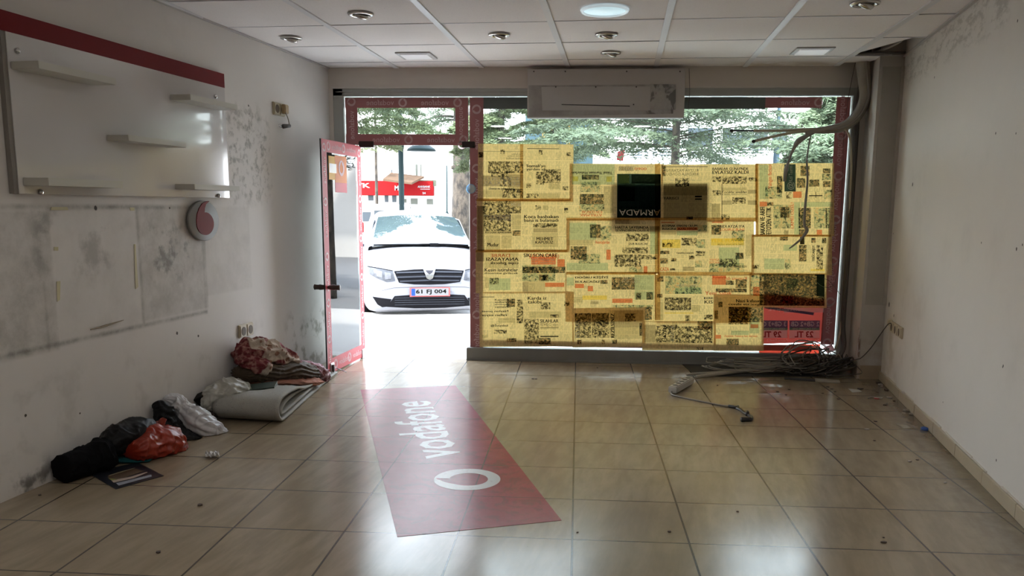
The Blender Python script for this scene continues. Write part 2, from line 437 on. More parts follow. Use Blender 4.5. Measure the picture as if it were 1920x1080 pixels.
m = t.math('MULTIPLY', t.box(X, 1.25, 2.5, Y, 7.22, 7.5, .08), t.math('MULTIPLY', t.ramp(t.noise(4, 5), .35, .6), .55))
col = t.mix(m, col, (.48, .37, .24))
t.link(col, t.p.inputs['Base Color']); t.p.inputs['Roughness'].default_value = .9; t.bump(t.noise(120, 3), .002, .5)
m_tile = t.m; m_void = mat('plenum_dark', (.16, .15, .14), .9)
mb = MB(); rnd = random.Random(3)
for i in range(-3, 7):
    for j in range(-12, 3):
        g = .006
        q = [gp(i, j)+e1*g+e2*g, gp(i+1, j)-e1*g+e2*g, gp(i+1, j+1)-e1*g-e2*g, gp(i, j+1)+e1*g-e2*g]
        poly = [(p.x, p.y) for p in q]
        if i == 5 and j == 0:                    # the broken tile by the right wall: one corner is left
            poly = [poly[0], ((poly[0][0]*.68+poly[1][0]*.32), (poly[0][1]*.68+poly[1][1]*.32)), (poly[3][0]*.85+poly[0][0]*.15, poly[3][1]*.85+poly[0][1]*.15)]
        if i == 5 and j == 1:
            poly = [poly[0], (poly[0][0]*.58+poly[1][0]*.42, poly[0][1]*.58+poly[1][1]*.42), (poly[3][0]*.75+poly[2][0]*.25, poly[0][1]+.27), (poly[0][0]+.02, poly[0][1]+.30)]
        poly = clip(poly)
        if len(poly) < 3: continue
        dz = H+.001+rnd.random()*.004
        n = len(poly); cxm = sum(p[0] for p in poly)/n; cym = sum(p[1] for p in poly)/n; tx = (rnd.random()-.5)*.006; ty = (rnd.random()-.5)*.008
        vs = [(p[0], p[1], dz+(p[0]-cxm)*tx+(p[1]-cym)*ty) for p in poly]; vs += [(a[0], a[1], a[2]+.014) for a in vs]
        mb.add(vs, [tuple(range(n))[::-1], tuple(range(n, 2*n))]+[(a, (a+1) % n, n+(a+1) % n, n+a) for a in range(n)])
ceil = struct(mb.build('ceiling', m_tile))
m_bar = mat('ceiling_rail', (.70, .70, .72), .4, var=.04)
mb = MB()
for i in range(-3, 8):
    a = gp(i, -12); b_ = gp(i, 1.6); w_ = .021
    poly = clip([(a.x-w_, a.y), (a.x+w_, a.y), (b_.x+w_, b_.y), (b_.x-w_, b_.y)])
    if len(poly) > 2: mb.prism(poly, H-.006, H+.002); mb.prism(clip([(a.x-.003, a.y), (a.x+.003, a.y), (b_.x+.003, b_.y), (b_.x-.003, b_.y)]) or poly, H+.002, H+.03)
for j in range(-12, 2):
    a = gp(-3, j); b_ = gp(7, j); w_ = .004
    poly = clip([(a.x, a.y-w_), (b_.x, b_.y-w_), (b_.x, b_.y+w_), (a.x, a.y+w_)])
    if len(poly) > 2: mb.prism(poly, H-.001, H+.002)
struct(mb.build('trim_5', m_bar))
m_shadow = mat('joint_shadow', (.09, .08, .075), .9)
# wall angles round the room
mb = MB()
for (a, b_, n) in (((xl(YB), YB), (xl(7.44), 7.44), WLn), ((xr(YB), YB), (xr(6.98), 6.98), WRn)):
    a = V((*a, 0)); b_ = V((*b_, 0)); mb.slab([V((a.x, a.y, H-.008)), V((b_.x, b_.y, H-.008)), V((b_.x, b_.y, H+.002)), V((a.x, a.y, H+.002))], n, .022)
struct(mb.build('trim_6', mat('wall_angle', (.45, .43, .42), .5)))
# slab above the ceiling
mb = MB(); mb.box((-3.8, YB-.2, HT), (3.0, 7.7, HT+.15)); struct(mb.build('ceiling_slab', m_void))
# steel angle showing in the hole
mb = MB(); a = gp(5, 1); b_ = V((xr(a.y-.03)-.01, a.y-.04, H)); mb.tube([a+V((0, 0, .02)), b_+V((0, 0, .02))], .012, 4, 0, 1)
struct(mb.build('trim_7', mat('dark_steel', (.2, .19, .18), .5, .6)))

# ================================================================== SHOPFRONT
m_frame = mat('grey_aluminium', (.36, .36, .335), .45, .3, var=.08, vs_=5)
m_frame2 = mat('grey_aluminium_sill', (.22, .215, .20), .5, .2, var=.18, vs_=5)
def red_tape(name, col, tr):
    t = NT(name); c = t.mix(t.noise(7, 4), tuple(x*.85 for x in col), col)
    t.link(c, t.p.inputs['Base Color']); t.p.inputs['Roughness'].default_value = .45
    b = t.new('ShaderNodeBsdfTranslucent'); t.link(c, b.inputs[0]); mx = t.new('ShaderNodeMixShader'); mx.inputs[0].default_value = tr
    t.link(t.p.outputs[0], mx.inputs[1]); t.link(b.outputs[0], mx.inputs[2]); t.link(mx.outputs[0], t.out.inputs[0]); return t.m
m_tape = red_tape('red_vinyl', (.43, .20, .20), .3)
m_tape_l = red_tape('red_vinyl_letters', (.74, .58, .58), .34)
m_green = red_tape('green_grey_vinyl', (.13, .15, .14), .14)
m_glass = glass_mat('window_glass')
# fixed frame
fr = MB()
fr.box((-2.178, YF, -.02), (-2.09, YF+.1, 2.415), 0, None, .004); fr.box((-2.178, YF, 2.343), (2.365, YF+.1, 2.415), 0, None, .004)
fr.box((2.30, YF, .10), (2.365, YF+.1, 2.345), 0, None, .004); fr.box((-2.15, YF-.006, 2.375), (2.34, YF+.01, 2.381))
win = struct(empty('window_1', (.66, YF+.05, 0)), 'grey framed shop window beside the open glass door')
fr.build('window_frame', m_frame, win)
si = MB(); si.box((-1.0, YF, -.02), (2.365, YF+.14, .117), 0, None, .005); si.box((-1.0, YF-.005, .002), (2.3, YF+.01, .02))
si.build('window_sill', m_frame2, win)
pn = MB(); pn.box((-.975, YG, .117), (2.30, YG+.010, 2.343)); pn.build('pane', m_glass, win)
tr_ = struct(empty('window_2', (-1.53, YG, 1.92)), 'glass transom over the open door with red printed border')
pn = MB(); pn.box((-2.085, YG, 1.925), (-.985, YG+.010, 2.343)); pn.build('pane', m_glass, tr_)
m_patch = mat('dark_bronze_fitting', (.045, .032, .026), .4, .5)
for (a, b_) in ((672, 700), (866, 890)):
    p = PY(a, 268, YG-.02); q = PY(b_, 268, YG-.02); mb = MB(); mb.box((p.x, YG-.018, 1.905), (q.x, YG+.028, 1.958), 0, None, .004); mb.build('patch_fitting', m_patch, tr_)
# tape: strip on the inner glass face with mirrored print, ring first then word
def tape(par, x0, x1, z0, z1, d, u, starts, size, y=YG-.0015, red=m_tape):
    mb = MB(); mb.box((x0, y-.0006, z0), (x1, y, z1))
    O = V(((x0+x1)/2, y-.0016, (z0+z1)/2))
    for s_ in starts:
        b_ = (O+d*(s_-(O.dot(d)))) 
        ring_logo(mb, b_, -d if d.x else d, u, size*.62, 1, 26)
        put_text(mb, 'vodafone', b_+d*size*1.25-u*size*.34, d, u, size=size*1.08, mi=1, bold=.006)
    return mb.build('printed_border', [red, m_tape_l], par)
mX = -EX
def sx_(px, z=2.3): return PY(px, 190, YG).x
def sz_(py, x=900): return PY(x, py, YG).z
# transom borders: ring then word to its left (seen from the back of the print)
tape(tr_, -2.085, -.985, 2.247, 2.336, mX, Z3, [-PY(x, 188, YG).x for x in (652, 755, 858)][1:], .062)
tape(tr_, -2.085, -.985, 1.925, 2.02, mX, Z3, [-PY(x, 259, YG).x for x in (766, 869)], .062)
tape(tr_, -2.08, -1.975, 2.02, 2.247, -Z3, mX, [-2.30], .062)
tape(tr_, -1.10, -.985, 2.02, 2.247, Z3, EX, [1.93], .062)
# borders of the big pane
def zz(*pys): return [PY(1590, a, YG).z for a in pys]
tape(win, -.972, -.85, .117, 2.336, -Z3, mX, [-PY(890, a, YG).z for a in (205, 316, 416, 512, 590)], .066)
tape(win, 2.175, 2.292, .20, 2.336, Z3, EX, [PY(1570, a, YG).z for a in (254, 330, 412, 490, 566, 643)], .066)
g = MB(); g.box((-.85, YG-.003, 2.237), (PY(1435, 190, YG).x, YG-.0005, 2.336)); g.build('green_border', m_green, win)
tape(win, PY(1435, 190, YG).x, PY(1541, 190, YG).x, 2.245, 2.336, mX, Z3, [-PY(1535, 188, YG).x], .06)
tape(win, -.85, 2.1, .135, .19, mX, Z3, [-x for x in (-.45, .1, .6, 1.2)], .03)

# ---- newspapers
t = NT('newsprint'); t.n.remove(t.p); X, Y, Z = t.xyz()
oi = t.new('ShaderNodeObjectInfo'); rn = oi.outputs['Random']
Xs = t.math('ADD', X, t.math('MULTIPLY', rn, 3.1)); Zs = t.math('ADD', Z, t.math('MULTIPLY', rn, 7.7))
cv = t.new('ShaderNodeCombineXYZ'); t.link(Xs, cv.inputs[0]); t.link(Zs, cv.inputs[1])
br = t.new('ShaderNodeTexBrick'); br.inputs['Scale'].default_value = 1; br.inputs['Brick Width'].default_value = .062; br.inputs['Row Height'].default_value = .088
br.inputs['Mortar Size'].default_value = .0035; br.inputs['Mortar Smooth'].default_value = .3; br.offset = 0.0; br.inputs['Bias'].default_value = -.1
br.inputs['Color1'].default_value = (0, 0, 0, 1); br.inputs['Color2'].default_value = (1, 1, 1, 1); br.inputs['Mortar'].default_value = (1, 1, 1, 1)
t.link(cv.outputs[0], br.inputs['Vector'])
lines = t.math('FRACT', t.math('MULTIPLY', Zs, 1/.0085))
ln = t.ramp(t.math('ABSOLUTE', t.math('SUBTRACT', lines, .5)), .15, .3)
words = t.ramp(t.noise(90, 2, .5, cv.outputs[0], (1, .4, 1)), .42, .5)
txt = t.math('MULTIPLY', t.math('MULTIPLY', ln, words), t.math('SUBTRACT', 1, br.outputs['Fac']))
txt = t.math('MULTIPLY', txt, t.math('MULTIPLY_ADD', t.math('SUBTRACT', 1, br.outputs['Color']), .30, .18))
pc = t.mix(t.noise(5, 3), (.80, .62, .29), (.90, .74, .40))
pc = t.mix(txt, pc, (.16, .12, .07))
df = t.new('ShaderNodeBsdfDiffuse'); tl = t.new('ShaderNodeBsdfTranslucent'); t.link(pc, df.inputs[0])
t.link(t.mix(1, pc, (1, .86, .60), 'MULTIPLY'), tl.inputs[0])
mx = t.new('ShaderNodeMixShader'); mx.inputs[0].default_value = .38; t.link(df.outputs[0], mx.inputs[1]); t.link(tl.outputs[0], mx.inputs[2]); t.link(mx.outputs[0], t.out.inputs[0])
m_news = t.m
m_ink = ink('black_ink', (.05, .045, .04)); m_inkg = ink('grey_ink', (.60, .57, .55)); m_inkr = ink('red_ink', (.88, .38, .28)); m_inkb = ink('blue_ink', (.66, .80, .80))
m_inkd = ink('navy_ink', (.05, .10, .14)); m_inky = ink('yellow_ink', (1, .90, .42)); m_pale = ink('pale_ink', (.62, .60, .56)); m_fog = ink('thin_grey_ink', (.78, .76, .72))
m_ph = photo_ink('grey_photo', [(.05, .05, .05), (.35, .33, .3), (.97, .95, .92)], 48, .41, .57)
m_pc = photo_ink('colour_photo', [(.12, .13, .13), (.50, .62, .62), (.88, .90, .85), (.85, .66, .55)], 38, .38, .62)
m_pd = photo_ink('dark_colour_photo', [(.05, .05, .05), (.25, .30, .28), (.50, .32, .26), (.85, .8, .65)], 50, .42, .62)
NM = [m_news, m_ink, m_inkg, m_inkr, m_inkb, m_inkd, m_inky, m_pale, m_fog, m_ph, m_pc, m_pd]
K = dict(k=1, g=2, r=3, b=4, d=5, y=6, p=7, f=8, G=9, c=10, D=11)
lum = red_tape('cream_letters', (.75, .68, .5), .3)
NM.append(lum); K['w'] = 12
NEWS = 'newspapers pasted over the shop window'
def sheet(label, l, tp, r, b, lay, items, tilt=0, folds=(), curl=.004):
    """lay: 0 lies on the glass, higher lies nearer the room.  items are given by where they sit on the sheet in the photograph's frame"""
    Y0 = YG-.005-lay*.0045; sd_ = (l*7+tp*3) % 97
    c = PY((l+r)/2, (tp+b)/2, Y0); ct, stn = math.cos(tilt), math.sin(tilt)
    def wv(p):
        return V((p.x, Y0+(p.y-Y0)+curl*.35*(math.sin(p.x*9+sd_)*math.cos(p.z*7+sd_*.7)), p.z))
    def P(x, y):
        q = PY(x, y, Y0); dx, dz = q.x-c.x, q.z-c.z
        return V((c.x+dx*ct-dz*stn, Y0, c.z+dx*stn+dz*ct))
    mb = MB()
    def quad(x0, y0, x1, y1, mi, off, n=6):
        vs = []
        for j in range(n+1):
            for i in range(n+1):
                p = P(x0+(x1-x0)*i/n, y0+(y1-y0)*j/n); p.y -= off; vs.append(wv(p))
        mb.add(vs, [(j*(n+1)+i, j*(n+1)+i+1, (j+1)*(n+1)+i+1, (j+1)*(n+1)+i) for j in range(n) for i in range(n)], mi)
    quad(l, tp, r, b, 0, 0, 10)
    nn = 0
    for it in items:
        nn += 1
        if it[0] == 't':
            _, s, x0, y0, x1, y1, kk, *o = it
            rotn = o[0] if o else 0; mir = o[1] if len(o) > 1 else False; bo = o[2] if len(o) > 2 else .016
            A_ = P(x0, y1); B_ = P(x1, y1); C_ = P(x0, y0); D_ = P(x1, y0)
            if rotn == 0: O, d, u = A_, B_-A_, C_-A_
            elif rotn == 180: O, d, u = D_, C_-D_, B_-D_
            elif rotn == 90: O, d, u = B_, D_-B_, A_-B_      # reads upward
            else: O, d, u = C_, A_-C_, D_-C_
            if mir: O, d = O+d, -d
            wd, ht = d.length, u.length
            dn_, un_ = d.normalized(), u.normalized()
            for sh in ((0,) if kk == 'w' else ((-.022, .022) if bo > .02 else (-.016, .016))): put_text(mb, s, O-V((0, .0018, 0))+dn_*(ht*sh*2.2), dn_, un_, width=wd, height=ht, mi=K[kk], bold=0, wave=wv)
        else:
            _, x0, y0, x1, y1, kk = it; quad(x0, y0, x1, y1, K[kk], .0006+nn*.00004, 4)
    o = mb.build('newspaper', NM, None, False)
    return tag(o, label, 'newspaper', NEWS if False else None)
S = []
S.append(sheet('yellowed newspaper spread with the Somali headline, topmost at the left', 896, 270, 1075, 378, 1, [
 ('q', 915, 303, 981, 325, 'G'), ('q', 921, 323, 952, 332, 'G'), ('q', 938, 331, 958, 350, 'G'), ('q', 905, 330, 938, 350, 'g'), ('q', 952, 327, 981, 352, 'g'), ('t', 'PAZARLAYAN RAJ', 907, 332, 977, 341, 'w', 0, True), ('t', 'COCUKLAR', 907, 340, 976, 348, 'w', 0, True), ('t', 'Umuttur mu yoksa acil mi?', 917, 352, 963, 357, 'k'), ('q', 905, 356, 942, 370, 'f'), ('q', 942, 354, 981, 371, 'G'), ('q', 945, 353, 981, 358, 'f'),
 ('t', 'Yasli Sehirler', 958, 287, 980, 291, 'g', 0, True), ('t', 'kuzuyu kesme', 952, 291, 980, 295, 'g', 0, True), ('t', 'kurban verdiler', 948, 295, 980, 299, 'g', 0, True), ('q', 938, 281, 946, 289, 'G'), ('q', 897, 286, 906, 296, 'D'), ('q', 1010, 281, 1017, 290, 'G'), ('q', 1062, 285, 1070, 292, 'G'),
 ('t', "Somali'ye", 987, 308, 1023, 315, 'k'), ('t', 'yardım eli', 987, 315, 1023, 321, 'k'), ('q', 1005, 322, 1020, 346, 'G'), ('q', 1019, 317, 1051, 343, 'G'), ('q', 1055, 349, 1066, 356, 'G'), ('q', 987, 343, 996, 352, 'G'), ('q', 987, 363, 1010, 371, 'G'), ('q', 1011, 362, 1050, 371, 'f'), ('q', 1030, 344, 1050, 354, 'f'), ('q', 988, 278, 1048, 279, 'k'), ('q', 905, 284, 981, 284.6, 'k'), ('q', 912, 285, 913, 371, 'f')], -.008))
S.append(sheet('newspaper spread headlined Koca basbakan bana is bulamadi', 894, 374, 1068, 473, 2, [
 ('q', 905, 377, 957, 402, 'G'), ('q', 957, 377, 977, 388, 'g'), ('t', 'MİT IN', 959, 379, 976, 386, 'w'), ('q', 957, 388, 977, 400, 'G'), ('q', 907, 402, 958, 433, 'G'), ('q', 907, 402, 958, 412, 'g'), ('t', 'Dokundurulmayınca', 908, 402, 956, 406, 'w'), ('t', 'SIGINDI', 919, 405, 957, 413, 'w', 0, False, .03), ('q', 909, 433, 960, 440, 'f'), ('t', 'FOTOGRAF AJANS HABER', 910, 434, 959, 438, 'k'), ('q', 911, 441, 938, 468, 'f'), ('t', 'Mudur', 914, 455, 935, 462, 'k'), ('q', 940, 441, 959, 465, 'f'), ('q', 961, 432, 976, 442, 'D'), ('q', 895, 386, 908, 470, 'g'), ('q', 960, 402, 977, 430, 'f'),
 ('t', 'Koca basbakan', 983, 403, 1047, 409.5, 'k'), ('t', 'bana is bulamadı', 983, 410, 1047, 416, 'k'), ('q', 1000, 419, 1045, 427, 'G'), ('q', 1000, 428, 1045, 436, 'g'), ('q', 998, 437, 1046, 463, 'f'), ('t', 'MEHMET', 1006, 445, 1037, 451, 'k'), ('t', 'KAPUSUZ', 1004, 452, 1037, 457, 'k'), ('q', 1004, 385, 1014, 394, 'G'), ('q', 1018, 385, 1028, 394, 'f'), ('q', 1058, 390, 1065, 399, 'G')], .004))
S.append(sheet('newspaper spread with the mirrored Darbe anayasasi headline', 892, 468, 1062, 550, 1, [
 ('q', 909, 471, 972, 503, 'f'), ('t', 'DARBE', 920, 476, 956, 482, 'r', 0, True), ('t', 'ANAYASASI', 912, 483, 972, 489, 'k', 0, True), ('t', 'cöpe gidecek', 919, 490, 972, 497, 'k', 0, True), ('t', 'Kesin istirahtlar', 909, 503, 971, 509, 'k'), ('t', 'dönemine girilecek', 909, 510, 971, 515, 'k'), ('q', 917, 522, 957, 544, 'b'), ('q', 918, 521, 935, 533, 'G'), ('q', 909, 520, 917, 540, 'f'), ('q', 893, 473, 908, 490, 'g'),
 ('t', 'SIKI SON CARE', 982, 475, 1045, 482, 'k'), ('t', 'UMUTLARI VAR', 992, 477, 1048, 485, 'r', 0, True), ('q', 996, 482, 1042, 496, 'r'), ('t', 'SINDIRDISI', 998, 484, 1040, 489, 'w', 0, True), ('t', 'yönetim için', 998, 490, 1040, 495, 'w', 0, True), ('q', 979, 497, 1041, 527, 'c'), ('q', 980, 500, 1060, 512, 'D'), ('q', 1011, 515, 1028, 526, 'D'), ('q', 991, 527, 1022, 549, 'f'), ('q', 1045, 486, 1059, 500, 'r'), ('q', 1022, 530, 1058, 538, 'r'), ('q', 980, 528, 991, 547, 'g')]))
S.append(sheet('newspaper spread headlined Karda iz takibi, lowest at the left', 899, 547, 1076, 650, 3, [
 ('q', 903, 556, 927, 557, 'k'), ('t', 'Kanunla', 928, 560, 955, 563.5, 'k'), ('t', 'tedbirleri', 928, 564, 957, 568, 'k'), ('t', 'alınmayan', 928, 569, 955, 572.5, 'k'), ('t', 'cantalının', 928, 573, 957, 577, 'k'), ('q', 950, 560, 966, 575, 'D'), ('q', 969, 562, 981, 606, 'G'), ('t', 'Naylon poset', 903, 581, 953, 586, 'k', 0, True), ('t', 'rafları iniyor', 903, 588, 950, 594, 'k', 0, True), ('q', 934, 596, 966, 605, 'f'), ('t', '@İstanbul', 920, 607, 952, 613, 'k'), ('q', 926, 618, 950, 625, 'G'), ('q', 903, 627, 914, 633, 'f'), ('q', 950, 634, 968, 641, 'D'), ('q', 922, 596, 923, 640, 'f'),
 ('t', 'Karda iz', 990, 556, 1025, 562, 'k'), ('t', 'takibi', 990, 563, 1015, 569, 'k'), ('q', 1014, 567, 1032, 580, 'G'), ('q', 992, 584, 1052, 596, 'f'), ('q', 1032, 590, 1048, 596, 'G'), ('q', 983, 598, 1010, 644, 'G'), ('t', 'SILAHLAR', 1013, 599, 1047, 605, 'k'), ('t', 'ISVEC ten', 1014, 606, 1046, 611, 'g'), ('q', 1013, 613, 1047, 616, 'g'), ('q', 1010, 634, 1032, 646, 'D'), ('q', 1058, 566, 1068, 574, 'G'), ('q', 1013, 630, 1047, 632, 'k')], .006))
S.append(sheet('newspaper spread hung upside down with dark Armada Residence advertisement', 1068, 307, 1243, 414, 2, [
 ('q', 1072, 308, 1152, 346, 'b'), ('t', 'Tüzal Yursuat Haberleri', 1072, 322, 1148, 327, 'k', 180), ('q', 1091, 328, 1123, 337, 'D'), ('q', 1074, 331, 1084, 340, 'y'), ('q', 1137, 331, 1147, 341, 'y'), ('q', 1088, 341, 1126, 360, 'c'), ('q', 1087, 364, 1132, 383, 'D'), ('q', 1086, 382, 1133, 396, 'c'), ('t', 'AYRILMAK', 1087, 401, 1129, 406, 'r', 180), ('t', 'ICIN DUNCAK', 1090, 395, 1129, 400, 'r', 180), ('q', 1132, 350, 1150, 400, 'f'),
 ('q', 1160, 312, 1187, 320, 'g'), ('t', '2222 0', 1161, 313, 1186, 319, 'w', 180), ('t', '0060', 1190, 314, 1212, 319, 'r', 180), ('q', 1157, 326, 1239, 408, 'd'), ('q', 1159, 327, 1180, 344, 'y'), ('q', 1184, 327, 1238, 344, 'D'), ('q', 1159, 345, 1190, 377, 'g'), ('t', '6* RESIDENCE', 1162, 386, 1237, 391, 'f', 180, False, 0), ('t', 'ARMADA', 1161, 393, 1238, 404, 'w', 180, False, 0)], -.003))
S.append(sheet("newspaper spread headlined Babalar Gunu'nde evlatsiz kaldi", 1240, 308, 1420, 416, 3, [
 ('q', 1243, 312, 1327, 313, 'k'), ('t', 'RUZYA PAZARINI', 1249, 317, 1309, 322.5, 'g', 0, True), ('t', 'REKORLA DONDU', 1249, 324, 1309, 329, 'g', 0, True), ('q', 1266, 334, 1292, 350, 'G'), ('q', 1244, 344, 1326, 409, 'p'), ('q', 1244, 344, 1326, 366, 'f'), ('t', 'YARISCI', 1244, 369, 1272, 374, 'k'), ('q', 1303, 367, 1316, 370, 'k'), ('q', 1303, 372, 1316, 374.5, 'k'), ('q', 1287, 406, 1299, 411, 'D'), ('q', 1242, 310, 1248, 330, 'D'),
 ('t', "BABALAR GUNU'NDE", 1336, 314, 1403, 319, 'k'), ('t', 'EVLATSIZ KALDI', 1336, 320, 1403, 326, 'k', 0, False, .03), ('q', 1336, 331, 1352, 341, 'G'), ('q', 1354, 331, 1400, 345, 'G'), ('q', 1404, 333, 1420, 340, 'G'), ('q', 1336, 357, 1352, 367, 'G'), ('q', 1353, 352, 1400, 358, 'f'), ('t', 'Cocuklar sevaldan', 1354, 358, 1400, 362, 'k'), ('t', 'KARAR ERKEN ETKIN', 1354, 363, 1400, 366, 'g'), ('q', 1373, 370, 1398, 382, 'G'), ('q', 1353, 376, 1372, 384, 'g'), ('q', 1402, 356, 1419, 363, 'g'), ('q', 1402, 376, 1419, 384, 'g'), ('q', 1334, 382, 1350, 411, 'p'), ('q', 1352, 402, 1368, 412, 'G'), ('q', 1353, 345, 1354, 410, 'k')], .002))
S.append(sheet('newspaper spread headlined Hasta sayisinda sevindiren dusus', 1062, 411, 1236, 513, 3, [
 ('q', 1067, 418, 1118, 450, 'b'), ('q', 1106, 421, 1126, 446, 'D'), ('q', 1126, 424, 1146, 450, 'c'), ('t', 'Avantajlardan', 1116, 451, 1143, 459, 'r'), ('q', 1070, 462, 1100, 487, 'D'), ('q', 1085, 476, 1125, 494, 'c'), ('q', 1137, 468, 1145, 487, 'r'), ('q', 1063, 493, 1140, 507, 'b'), ('q', 1064, 450, 1112, 460, 'f'),
 ('q', 1153, 412, 1180, 420, 'g'), ('q', 1180, 413, 1200, 420, 'f'), ('t', 'HASTA SAYISINDA', 1154, 424, 1216, 429, 'k', 0, False, .03), ('t', 'SEVINDIREN DUSUS', 1154, 430, 1217, 434, 'k', 0, False, .03), ('q', 1218, 424, 1236, 434, 'g'), ('q', 1174, 438, 1216, 452, 'G'), ('t', 'DUR BULACAK', 1179, 455, 1215, 459, 'k'), ('q', 1167, 464, 1215, 475, 'G'), ('q', 1152, 477, 1202, 500, 'G'), ('q', 1202, 478, 1233, 486, 'G'), ('q', 1180, 500, 1205, 511, 'c'), ('q', 1207, 499, 1214, 512, 'r'), ('q', 1219, 434, 1234, 476, 'b')], -.003))
S.append(sheet('newspaper spread headlined Kosmak erken olum riskini azaltiyor', 1233, 412, 1414, 517, 2, [
 ('q', 1240, 415, 1265, 418, 'r'), ('t', 'KOSMAK ERKEN OLUM', 1242, 421, 1307, 425.5, 'k', 0, False, .03), ('t', 'RISKINI', 1242, 427, 1267, 431, 'k', 0, False, .03), ('q', 1269, 426, 1308, 431.5, 'r'), ('t', 'AZALTIYOR', 1271, 427, 1307, 431, 'k'), ('q', 1269, 433, 1308, 441, 'b'), ('q', 1308, 422, 1326, 434, 'c'), ('q', 1240, 433, 1268, 440, 'f'), ('q', 1241, 449, 1276, 465, 'y'), ('q', 1242, 455, 1262, 463, 'G'), ('q', 1278, 446, 1306, 460, 'G'), ('q', 1306, 449, 1322, 465, 'c'), ('q', 1238, 470, 1255, 476, 'D'), ('t', 'TARIMIN HAKIMI', 1268, 473, 1300, 476, 'k'), ('q', 1304, 471, 1322, 480, 'G'), ('q', 1238, 484, 1252, 494, 'D'), ('q', 1258, 484, 1268, 490, 'D'), ('q', 1292, 479, 1302, 486, 'D'), ('q', 1303, 489, 1316, 501, 'c'), ('t', 'CAZA', 1238, 501, 1254, 508, 'r'), ('q', 1256, 503, 1266, 507, 'D'), ('q', 1280, 500, 1302, 508, 'g'),
 ('q', 1335, 414, 1356, 418, 'r'), ('t', 'RIDI AYZA IYA', 1350, 422, 1396, 427, 'k'), ('t', 'SHUB SURUCU', 1350, 428, 1396, 433, 'r', 0, True), ('q', 1334, 422, 1352, 440, 'D'), ('q', 1372, 432, 1396, 452, 'c'), ('t', 'YESIL FUTASI', 1333, 448, 1392, 454, 'y'), ('q', 1333, 447, 1395, 460, 'y'), ('t', 'TARLAYA INEN SULAR', 1345, 457, 1394, 460, 'g', 0, True), ('q', 1348, 464, 1386, 500, 'b'), ('q', 1379, 474, 1394, 486, 'D'), ('q', 1350, 485, 1382, 500, 'G'), ('t', 'YAHIGA', 1330, 485, 1349, 489, 'r'), ('t', 'DOTCALAR', 1330, 490, 1350, 494, 'r'), ('t', 'BOL VE TEMIZ CEV', 1357, 498, 1400, 502, 'k'), ('q', 1330, 494, 1395, 510, 'c'), ('q', 1398, 440, 1412, 480, 'f')], .002))
S.append(sheet('newspaper spread pasted sideways with the red Yangin faciasi headline', 1417, 306, 1564, 443, 2, [
 ('q', 1424, 309, 1440, 373, 'b'), ('t', 'Yangın faciası', 1440, 309, 1449, 354, 'r', 90), ('q', 1435, 350, 1466, 372, 'c'), ('q', 1457, 330, 1467, 362, 'D'), ('q', 1471, 308, 1492, 359, 'd'), ('t', 'Kızıl Tasarım', 1479, 311, 1486, 340, 'w', 90), ('t', '@', 1476, 341, 1490, 356, 'w', 90), ('q', 1501, 311, 1518, 330, 'D'), ('q', 1494, 334, 1510, 352, 'D'), ('q', 1517, 337, 1536, 350, 'D'), ('q', 1543, 316, 1557, 325, 'D'), ('q', 1541, 326, 1558, 338, 'c'), ('q', 1543, 340, 1557, 351, 'D'), ('q', 1545, 356, 1560, 373, 'c'), ('q', 1487, 359, 1503, 371, 'r'), ('q', 1474, 360, 1484, 372, 'G'), ('q', 1517, 366, 1542, 368, 'k'), ('q', 1529, 360, 1530, 371, 'k'),
 ('q', 1424, 378, 1438, 387, 'r'), ('q', 1438, 379, 1450, 386, 'D'), ('t', 'BAKAN VE ARIFI', 1425, 388, 1434, 441, 'k', 90, False, .03), ('t', "FETO'DEN ATTIK", 1436, 389, 1446, 441, 'k', 90, False, .03), ('q', 1450, 384, 1483, 428, 'c'), ('q', 1463, 388, 1480, 408, 'D'), ('t', 'LAMEI ÖZEL!', 1481, 380, 1488, 428, 'r', 90), ('q', 1489, 379, 1500, 440, 'b'), ('q', 1497, 390, 1520, 428, 'D'), ('q', 1502, 379, 1561, 388, 'b'), ('q', 1526, 390, 1556, 428, 'c'), ('q', 1548, 390, 1550, 428, 'D'), ('q', 1498, 430, 1512, 441, 'D'), ('q', 1531, 431, 1541, 440, 'r'), ('q', 1470, 432, 1478, 440, 'g')], .003))
S.append(sheet('bright yellowed newspaper sheet pasted sideways below the Yangin faciasi one', 1409, 440, 1560, 516, 3, [
 ('q', 1462, 444, 1477, 451, 'D'), ('q', 1498, 459, 1512, 490, 'D'), ('t', 'TEKİCAAJOY', 1521, 460, 1529, 490, 'k', 90), ('q', 1531, 460, 1543, 506, 'G'), ('q', 1521, 446, 1529, 455, 'D'), ('q', 1541, 446, 1549, 456, 'D'), ('q', 1469, 459, 1494, 470, 'b'), ('q', 1433, 485, 1471, 505, 'b'), ('q', 1411, 497, 1423, 504, 'G'), ('q', 1472, 486, 1482, 505, 'c'), ('q', 1520, 504, 1546, 508, 'y'), ('q', 1482, 470, 1483, 508, 'f'), ('q', 1500, 444, 1508, 458, 'k')]
 + [('q', 1455+random.random()*16, 470+random.random()*16, 0, 0, 'k') for _ in range(0)], -.004))
